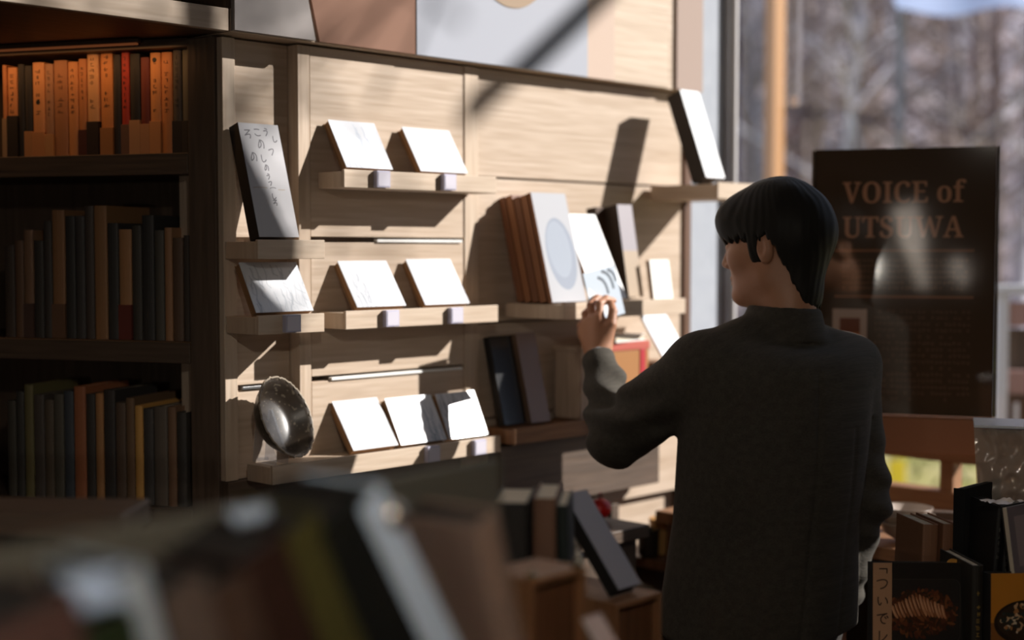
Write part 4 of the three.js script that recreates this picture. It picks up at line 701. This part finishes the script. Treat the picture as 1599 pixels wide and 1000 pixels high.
const RH = (() => {
  const k = V(-0.06, -0.97, -0.2).normalize(), s0 = V(-0.5, 0, -0.85), s = s0.addScaledVector(k, -s0.dot(k)).normalize(), p = V(-0.85, 0, 0.45); p.addScaledVector(k, -p.dot(k)).addScaledVector(s, -p.dot(s)).normalize();
  const fingers = [[[0.07, 0.03, 0], [0.108, 0.035, 0.008], [0.128, 0.036, 0.02], [0.142, 0.035, 0.034]], [[0.076, 0.009, 0], [0.118, 0.011, 0.009], [0.141, 0.011, 0.023], [0.155, 0.01, 0.039]], [[0.072, -0.011, 0], [0.11, -0.012, 0.01], [0.131, -0.012, 0.025], [0.143, -0.011, 0.04]], [[0.064, -0.03, 0], [0.094, -0.033, 0.01], [0.11, -0.032, 0.022], [0.12, -0.03, 0.034]]];
  const thumb = [[0.015, 0.022, 0.008], [0.05, 0.046, 0.014], [0.078, 0.052, 0.022], [0.1, 0.05, 0.03]];
  return { f: handField(Jt.rWr, k, s, p, fingers, thumb), pts: [Jt.rWr, ...[...fingers, thumb].flat().map(([a, b, c]) => Jt.rWr.map((q, i) => q + k.getComponent(i) * a + s.getComponent(i) * b + p.getComponent(i) * c))] };
})();
const skinMap = dataTex(128, 128, (u, v) => mix3([188, 138, 108], [174, 122, 94], vnoise(u * 24, v * 24, 5, 24, 24)));
const skin = new THREE.MeshPhysicalMaterial({ map: skinMap, roughness: 0.5 });
const gBody = surfaceNets((x, y, z) => bodyField(x, y, z) + 0.004, [0.1, 0, -3.2], [0.82, 1.48, -2.6], 0.013);
const [lLo, lHi] = bounds(LH.pts, 0.04), [rLo, rHi] = bounds(RH.pts, 0.04);
const person = tag(obj('person', merge([gBody, surfaceNets(headField, [0.36, 1.38, -3.0], [0.7, 1.75, -2.68], 0.0042), surfaceNets(LH.f, lLo, lHi, 0.0032), surfaceNets(RH.f, rLo, rHi, 0.0036)]), skin), 'man in a dark jacket seen from behind, holding a card up to the shelf', 'person');
// hair: a full dark bowl cut, the fringe low on the brow, the ear clear, a tapered nape
function hairField(x, y, z) {
  const [f, u, l] = headLocal(x, y, z), al = Math.abs(l);
  let d = ell(f, u, l, [-0.013, 0.026, 0], [0.109, 0.104, 0.086]);
  d = smin(d, ell(f, u, l, [-0.048, 0.012, 0], [0.074, 0.074, 0.076]), 0.03);
  d = smin(d, ell(f, u, l, [0.055, 0.05, 0], [0.062, 0.052, 0.066]), 0.03);
  const nape = ell(f, u, l, [-0.052, -0.078, 0], [0.042, 0.082, 0.054]);
  d = smin(d, nape, 0.035);
  // lower edge: fringe in front, above the ear at the side, down to the nape behind
  const edgeU = f > 0.03 ? 0.012 - (f - 0.03) * 0.1 : f > -0.026 ? 0.008 : 0.008 - (-0.026 - f) * 3.2;
  const tuft = 0.006 * Math.sin(Math.atan2(l, f) * 26) + 0.004 * Math.sin(Math.atan2(l, f) * 61);
  let cut = Math.max(edgeU, -0.14) + tuft - u;
  const burn = Math.max(Math.abs(f - 0.012) - 0.012, -0.052 - u, 0.05 - al);   // sideburn
  cut = Math.min(cut * 0.7, burn);
  d = smax(d, cut, 0.006);
  const an = Math.atan2(l, f + 0.02), st = Math.sin(an * 34 + 14 * noise3(f * 22, u * 22, l * 22)) * 0.0003 + (noise3(f * 45, u * 12, l * 45) - 0.5) * 0.006;
  return Math.max(d + st, -(headField(x, y, z) + 0.001) * 0 - 1);
}
const hairMat = new THREE.MeshPhysicalMaterial({ color: 0x22201c, roughness: 0.6, specularIntensity: 0.45 });
obj('hair', surfaceNets(hairField, [0.36, 1.44, -3.0], [0.7, 1.76, -2.66], 0.004), hairMat, person);
// jacket: torso, shoulders and sleeves as one cloth, with folds, a centre back seam, shoulder seams and an open hem and cuffs
function jacketField(x, y, z) {
  const fold = (noise3(x * 9, y * 5, z * 9) - 0.5) * 0.016 + (noise3(x * 22, y * 10, z * 22) - 0.5) * 0.003;
  const flare = Math.max(0, 1.05 - y) * 0.11;
  let d = torso(x, y, z, 0.018 + flare + 0.012 * Math.max(0, Math.sin((y - 0.8) * 5)));
  const c = [0.518 + (y - 1.27) * 0.06, 0, -2.80], [r, , f] = torsoLocal(x, y, z, c);
  d += 0.0035 * Math.exp(-(r * r) / 0.00003) * (f < 0 && y < 1.36 ? 1 : 0);                 // centre back seam
  d += 0.002 * Math.exp(-((Math.abs(r) - 0.1) ** 2) / 0.00004) * (f < 0 && y < 1.25 ? 1 : 0); // side panels
  d += 0.006 * Math.sin(r * 46 + y * 3) * Math.max(0, 1.15 - y) * (f < 0 ? 1 : 0.3);            // skirt of the jacket hangs in soft flutes
  d = smax(d, y - 1.40, 0.06);
  const shL = [Jt.lSh[0], Jt.lSh[1] + 0.004, Jt.lSh[2]], shR = [Jt.rSh[0], Jt.rSh[1] + 0.004, Jt.rSh[2]];
  let yoke = smin(cap(x, y, z, shL, [0.525, 1.435, -2.802], 0.056, 0.05), cap(x, y, z, shR, [0.525, 1.435, -2.802], 0.056, 0.05), 0.03);
  d = smin(d, yoke, 0.06);
  // sleeves, creased at the elbow
  let a = arm(x, y, z, 0.02);
  const el = Math.hypot(x - Jt.lEl[0], y - Jt.lEl[1], z - Jt.lEl[2]);
  a += (0.003 + 0.007 * Math.max(0, Math.min(1, (y - Jt.lEl[1] + 0.01) / 0.05))) * Math.exp(-(((el - 0.07) / 0.07) ** 2)) * Math.sin(y * 74 + x * 52 - z * 20 + 4 * noise3(x * 12, y * 12, z * 12)) + 0.005 * Math.exp(-(((el - 0.16) / 0.06) ** 2)) * Math.sin(y * 96 - x * 40);
  const cut = (x - Jt.lWr[0]) * -0.13 + (y - (Jt.lWr[1] - 0.012)) * 0.66 + (z - Jt.lWr[2]) * -0.74;
  a = smax(a, cut, 0.006);
  let b = armR(x, y, z, 0.02);
  b += 0.006 * Math.exp(-(((y - 1.08) / 0.12) ** 2)) * Math.sin(y * 88 + x * 40) + 0.004 * Math.exp(-(((y - 0.9) / 0.07) ** 2)) * Math.sin(y * 120);
  b = smax(b, 0.862 - y, 0.006);
  d = smin(d, a, 0.022); d = smin(d, b, y > 1.26 ? 0.018 : 0.004);
  // collar standing round the neck
  const nk = [0.5375, 1.42, -2.806], ny = y - 1.432 + (x - nk[0]) * 0.05, rad = Math.hypot(x - nk[0], z - nk[2]);
  const col = smax(Math.abs(rad - (0.074 - ny * 0.25)) - 0.0085, Math.abs(ny - 0.014) - 0.032, 0.01);
  d = smin(d + fold, col, 0.012);
  d = smax(d, 0.835 + 0.004 * Math.sin(x * 30) - y, 0.01);
  d = smax(d, -(cap(x, y, z, [0.5375, 1.40, -2.806], [0.536, 1.56, -2.812], 0.058, 0.066)), 0.006);   // neck opening
  return d;
}
const wool = new THREE.MeshPhysicalMaterial({
  map: dataTex(256, 256, (u, v) => mix3([76, 71, 63], [57, 53, 46], 0.5 * vnoise(u * 90, v * 110, 61, 90, 110) + 0.5 * vnoise(u * 20, v * 24, 62, 20, 24))),
  bumpMap: dataTex(256, 256, (u, v) => { const g = 255 * (0.5 * vnoise(u * 128, v * 60, 63, 128, 60) + 0.5 * vnoise(u * 60, v * 128, 64, 60, 128)); return [g, g, g]; }, false), bumpScale: 0.0006, roughness: 0.95, sheen: 0.25, sheenRoughness: 0.5, sheenColor: new THREE.Color(0.32, 0.27, 0.24),
});
wool.map.repeat.set(5, 5); wool.bumpMap.repeat.set(5, 5);
obj('jacket', surfaceNets(jacketField, [0.1, 0.8, -3.2], [0.84, 1.52, -2.58], 0.0068), wool, person);
obj('trousers', surfaceNets((x, y, z) => { let d = smin(legs(x, y, z, 0.018), smax(torso(x, y, z, 0.004), Math.max(y - 0.98, 0.84 - y), 0.03), 0.05); d += (noise3(x * 14, y * 7, z * 14) - 0.5) * 0.012; return smax(d, Math.max(0.075 - y, y - 0.98), 0.006); }, [0.24, 0.04, -3.06], [0.76, 1.0, -2.6], 0.011), flat(0x2a2724, 0.9), person);
for (const s of ['l', 'r']) obj('shoe', surfaceNets((x, y, z) => { const t = Jt[s + 'Toe'], h = [Jt[s + 'An'][0] + 0.022, 0.04, Jt[s + 'An'][2] + 0.028]; let d = smin(cap(x, y, z, h, [t[0], 0.032, t[2]], 0.045, 0.04), cap(x, y, z, Jt[s + 'An'], h, 0.046, 0.04), 0.03); return smax(d, 0.002 - y, 0.004); }, [Jt[s + 'Toe'][0] - 0.07, -0.02, Jt[s + 'Toe'][2] - 0.08], [Jt[s + 'An'][0] + 0.1, 0.18, Jt[s + 'An'][2] + 0.11], 0.007), flat(0x1c1815, 0.4), person);
// shirt cuff and collar that show as thin edges
{
  const cuff = new THREE.TorusGeometry(0.031, 0.0022, 8, 40); const q = new THREE.Quaternion().setFromUnitVectors(V(0, 0, 1), V(Jt.lWr[0] - Jt.lEl[0], Jt.lWr[1] - Jt.lEl[1], Jt.lWr[2] - Jt.lEl[2]).normalize());
  const o = obj('shirt_cuff', cuff, flat(0xb8c2cc, 0.8), person); o.quaternion.copy(q); o.position.set(Jt.lWr[0] + 0.001, Jt.lWr[1] - 0.006, Jt.lWr[2] + 0.006);
}
// the card held in the left hand: a picture side towards the sun
{
  const t = thing('held_card', 'pale blue picture card held up in the raised left hand', 'card', V(0.205, 1.492, -3.165), 0);
  t.rotation.set(-0.12, TH - 0.12, 0.2, 'YXZ');
  const f = new THREE.BoxGeometry(0.098, 0.112, 0.0012); obj('picture_side', f, faceMat(canvasTex(256, 300, (x, w, h) => { x.fillStyle = '#c2cfde'; x.fillRect(0, 0, w, h); x.strokeStyle = '#5e6874'; x.lineWidth = 20; x.lineCap = 'round'; for (const [a, b, c, d] of [[150, 20, 210, 130], [110, 50, 160, 150], [200, 20, 240, 90]]) { x.beginPath(); x.moveTo(a, b); x.quadraticCurveTo(c, b + 20, c, d); x.stroke(); } x.fillStyle = '#eef2f6'; x.beginPath(); x.moveTo(20, 90); x.lineTo(180, 260); x.lineTo(120, 290); x.lineTo(0, 130); x.fill(); })), t);
  obj('plain_side', at(new THREE.BoxGeometry(0.098, 0.112, 0.0008), 0, 0, -0.0011), M.paper, t);
}
// ---------- outside: ground, wood, post, rail ----------
{
  const grass = new THREE.MeshPhysicalMaterial({ roughness: 1, map: dataTex(512, 512, (u, v) => { const a = vnoise(u * 8, v * 8, 201, 8, 8), b = vnoise(u * 60, v * 60, 202, 60, 60); return mix3(mix3([150, 148, 66], [186, 172, 128], a), [96, 92, 52], b * 0.5); }) });
  const litter = new THREE.MeshPhysicalMaterial({ roughness: 1, map: dataTex(512, 512, (u, v) => { const a = vnoise(u * 10, v * 10, 211, 10, 10), b = vnoise(u * 70, v * 70, 212, 70, 70), c = vnoise(u * 30, v * 30, 213, 30, 30); return mix3(mix3([186, 170, 172], [150, 140, 148], a), c > 0.7 ? [206, 206, 222] : [130, 118, 120], b * 0.6); }) });
  struct('ground', box(44, 0.2, 30, 0), grass, W(15.3 + 8.6, -0.35, 3), TH);
  // wooded hillside: a rising, uneven slope
  const g = new THREE.PlaneGeometry(60, 30, 120, 60); g.rotateX(-Math.PI / 2); const P = g.attributes.position, uv = g.attributes.uv;
  for (let i = 0; i < P.count; i++) { const x = P.getX(i), z = P.getZ(i), k = (15 - z) / 30; P.setY(i, -0.2 + 17 * Math.pow(k, 1.15) + (noise3(x * 0.35, z * 0.35, 1) - 0.5) * 2.4 + (noise3(x * 1.3, z * 1.3, 4) - 0.5) * 0.7); uv.setXY(i, x / 5, z / 5); }
  g.computeVertexNormals();
  const hill = struct('hillside', g, litter, V(6, -0.2, -30));
  const hy = (x, z) => { const lx = x - 6, lz = z + 30, k = (15 - lz) / 30; return -0.4 + 17 * Math.pow(Math.max(0, k), 1.15) + (noise3(lx * 0.35, lz * 0.35, 1) - 0.5) * 2.4 + (noise3(lx * 1.3, lz * 1.3, 4) - 0.5) * 0.7; };
  // bare trees: trunk, branches, each tree a thing
  const limb = (a, b, r0, r1, seg = 6) => { const c = new THREE.CylinderGeometry(r1, r0, a.distanceTo(b), seg, 1, true); c.translate(0, a.distanceTo(b) / 2, 0); c.applyQuaternion(new THREE.Quaternion().setFromUnitVectors(V(0, 1, 0), b.clone().sub(a).normalize())); c.translate(a.x, a.y, a.z); return c; };
  const barks = [0x8a7c7a, 0x9a8e8e, 0xb0aab4, 0x786a6c, 0xc4c2d0].map((c) => flat(c, 0.95));
  const tree = () => {
    const tr = [], br = [], H = rr(6, 10), lean = V(rr(-0.5, 0.5), H, rr(-0.5, 0.5)), r = rr(0.07, 0.15);
    tr.push(limb(V(0, -0.4, 0), lean.clone().multiplyScalar(0.5), r, r * 0.7, 9), limb(lean.clone().multiplyScalar(0.5), lean, r * 0.7, r * 0.2, 8));
    for (let i = 0; i < 22; i++) { const t = rr(0.18, 0.97), p = lean.clone().multiplyScalar(t), an = rr(0, 6.3), L = rr(0.9, 2.2) * (1.2 - t * 0.6), e = p.clone().add(V(Math.cos(an) * L, L * rr(0.35, 0.9), Math.sin(an) * L)); br.push(limb(p, e, r * 0.28, 0.012)); for (let j = 0; j < 4; j++) { const q = p.clone().lerp(e, rr(0.35, 0.95)), a2 = rr(0, 6.3), l2 = L * rr(0.25, 0.5); br.push(limb(q, q.clone().add(V(Math.cos(a2) * l2, l2 * rr(0.3, 1), Math.sin(a2) * l2)), 0.014, 0.005, 4)); } }
    return [merge(tr), merge(br)];
  };
  const protos = [0, 1, 2, 3, 4, 5].map(() => tree());
  for (let i = 0; i < 64; i++) {
    const u = rr(0.12, 0.42), z = -rr(15.5, 30), x = -z * u, k = i % 6, m = barks[i % 5];
    const t = thing('bare_tree', ['brown grey leafless tree of the blurred wood outside the window', 'mid grey leafless tree of the blurred wood outside the window', 'pale lilac grey leafless tree of the blurred wood outside', 'dark barked leafless tree of the blurred wood outside', 'palest barked leafless tree of the blurred wood outside'][i % 5], 'tree', V(x, hy(x, z) - 0.1, z), rr(0, 6.3), ['brown grey', 'mid grey', 'pale lilac', 'dark barked', 'palest'][i % 5] + ' bare trees of the wood outside');
    obj('trunk', protos[k][0], m, t); const b = obj('branches', protos[k][1], m, t); b.userData.kind = 'stuff';
  }
  // undergrowth bush, yellow green, right of the poster
  const leaf = new THREE.PlaneGeometry(0.07, 0.03); const nb = 900, im = new THREE.InstancedMesh(leaf, new THREE.MeshPhysicalMaterial({ color: 0x8c9450, roughness: 0.9, side: THREE.DoubleSide }), nb), mt = new THREE.Matrix4();
  for (let i = 0; i < nb; i++) { const a = rr(0, 6.3), q = Math.cbrt(rnd()) * 0.62, e = Math.acos(rr(-0.3, 1)); mt.makeRotationFromEuler(new THREE.Euler(rr(0, 6), rr(0, 6), rr(0, 6))); mt.setPosition(Math.cos(a) * Math.sin(e) * q, Math.cos(e) * q * 1.2 + 0.5, Math.sin(a) * Math.sin(e) * q); im.setMatrixAt(i, mt); }
  const bush = thing('bush', 'yellow green bush outside, just right of the dark poster', 'bush', V(3.12, -0.15, -9), 0); im.name = 'foliage'; im.userData.kind = 'stuff'; im.castShadow = im.receiveShadow = true; bush.add(im);
  const bl = []; for (let i = 0; i < 9; i++) { const a = i * 0.7; bl.push(limb(V(0, 0, 0), V(Math.cos(a) * 0.3, 0.9, Math.sin(a) * 0.3), 0.02, 0.006)); } const bs = obj('stems', merge(bl), barks[0], bush); bs.userData.kind = 'stuff';
  // warm timber post, and the frame hung beside it
  const post = thing('timber_post', 'warm orange timber post of the porch beyond the glass', 'post', V(1.1, -0.15, -6), 0.5);
  obj('shaft', box(0.062, 4.2, 0.062, 0.004), flat(0xc4905c, 0.6), post); obj('foot', box(0.09, 0.12, 0.09, 0.004), M.metal, post);
  const sf = thing('hanging_frame', 'slim pale frame hanging beside the timber post outside', 'frame', V(0.985, 2.09, -5), 0);
  obj('side_bar', box(0.01, 1.6, 0.02, 0.001), flat(0xc2bcc4, 0.5), sf).position.x = 0.016; obj('side_bar', box(0.006, 1.6, 0.02, 0.001), flat(0x807880, 0.5), sf).position.x = -0.02; obj('bottom_bar', box(0.03, 0.035, 0.02, 0.001), flat(0xc9a898, 0.5), sf).position.x = -0.002;
  const pr = thing('porch_rail', 'long beam of the porch carrying the pale frame outside', 'beam', V(1.6, 3.69, -5), -0.1); obj('beam', box(2.4, 0.12, 0.1, 0.004), M.crate, pr); obj('beam_cap', at(box(2.44, 0.02, 0.14, 0.003), 0, 0.1205, 0), M.metal, pr);
  // white slatted rail at the right edge
  const rl = thing('garden_rail', 'white and brown slatted garden rail outside at the right edge', 'railing', V(1.95, -0.15, -5), 0);
  const white = flat(0xd6dae2, 0.6);
  for (const x of [-0.225, 0.35]) obj('post', box(0.035, 1.58, 0.04, 0.003), white, rl).position.x = x;
  obj('top_rail', box(0.66, 0.035, 0.06, 0.004), white, rl).position.set(0.06, 1.581, 0);
  for (const y of [1.49, 1.25]) obj('cross_rail', box(0.536, 0.085, 0.02, 0.003), flat(0xa88680, 0.7), rl).position.set(0.0625, y - 0.02, 0);
  for (let i = 0; i < 9; i++) obj('slat', box(0.016, 1.1, 0.012, 0.002), white, rl).position.set(-0.17 + i * 0.058, 0.1, 0.0);
  obj('back_board', box(0.53, 1.36, 0.012, 0.002), M.dark, rl).position.set(0.0625, 0.1, -0.04);
  // pale blue tarpaulin roof in the upper right
  const tg = new THREE.PlaneGeometry(2.6, 1.3, 60, 24); tg.rotateX(-Math.PI / 2 + 0.5); const tp = tg.attributes.position;
  for (let i = 0; i < tp.count; i++) tp.setY(i, tp.getY(i) + 0.03 * Math.sin(tp.getX(i) * 9 + tp.getZ(i) * 2) + 0.02 * (noise3(tp.getX(i) * 3, tp.getZ(i) * 7, 1) - 0.5)); tg.computeVertexNormals();
  const tarp = thing('tarpaulin_roof', 'pale blue tarpaulin roof outside at the upper right', 'roof', V(3.7, 3.35, -9.2), -0.1);
  obj('sheet', tg, flat(0x9aa9c8, 0.4, { side: THREE.DoubleSide }), tarp); for (const x of [-1.2, 1.2]) obj('pole', at(new THREE.CylinderGeometry(0.03, 0.03, 3.5, 10), x, -1.75, 0.1), M.metal, tarp);
  // an added, unseen leafless tree: its twigs thin out the sun on the left of the display wall
  const sh = W(-0.42, 1.75, 0).addScaledVector(sunDir, 8), st = thing('shade_tree', 'unseen twiggy bare tree added at the right to thin the sun on the display wall', 'tree', V(sh.x, -0.15, sh.z), 0);
  const tw = new THREE.CylinderGeometry(0.004, 0.007, 0.34, 5), nt = 240, ti = new THREE.InstancedMesh(tw, barks[3], nt), gauss = () => (rnd() + rnd() + rnd() + rnd() - 2) * 1.0, tq = new THREE.Quaternion(), te = new THREE.Euler(), one = V(1, 1, 1);
  for (let i = 0; i < nt; i++) { te.set(rr(-1.1, 1.1), rr(0, 6.3), rr(-1.1, 1.1)); tq.setFromEuler(te); mt.compose(V(0, sh.y + 0.15, 0).addScaledVector(D, gauss() * 0.36).addScaledVector(N, gauss() * 0.5).add(V(0, gauss() * 0.95, 0)), tq, one); ti.setMatrixAt(i, mt); }
  ti.name = 'twigs'; ti.userData.kind = 'stuff'; ti.castShadow = true; st.add(ti);
  obj('trunk', merge([limb(V(0, 0, 0), V(-0.1, sh.y - 1, 0.1), 0.1, 0.05, 9), limb(V(-0.1, sh.y - 1, 0.1), V(0, sh.y + 1.2, 0), 0.05, 0.008, 7)]), barks[3], st);
  // a beam of the porch far outside: its soft shadow slants over the display wall
  const bm = thing('porch_beam', 'long plain beam on a post, farther out on the porch', 'beam', W(5.5, 5.46, 3.62), TH);
  obj('beam', box(0.05, 0.05, 1.28, 0.004), M.crate, bm); obj('post', box(0.06, 5.6, 0.06, 0.004), M.crate, bm).position.set(0, -5.605, -0.6);
  // small things on the sunny ground, seen through the low openings under the poster
  const ym = thing('garden_marker', 'bright yellow marker board standing outside, seen below the poster', 'sign', V(2.18, -0.15, -8), 0.2);
  obj('panel', box(0.1, 0.55, 0.02, 0.004), flat(0xe0c820, 0.6), ym); obj('foot', box(0.16, 0.03, 0.16, 0.004), flat(0x8a8a84, 0.7), ym).position.z = -0.03;
  const wp = thing('planter', 'white square planter outside, left of the yellow marker', 'planter', V(2.03, -0.15, -8.1), 0.2);
  obj('tub', box(0.16, 0.5, 0.16, 0.006), flat(0xe4e4ea, 0.6), wp); obj('soil', box(0.14, 0.01, 0.14, 0.001), flat(0x4a3a2c, 0.95), wp).position.y = 0.5005;
}
renderer.render(scene, camera);
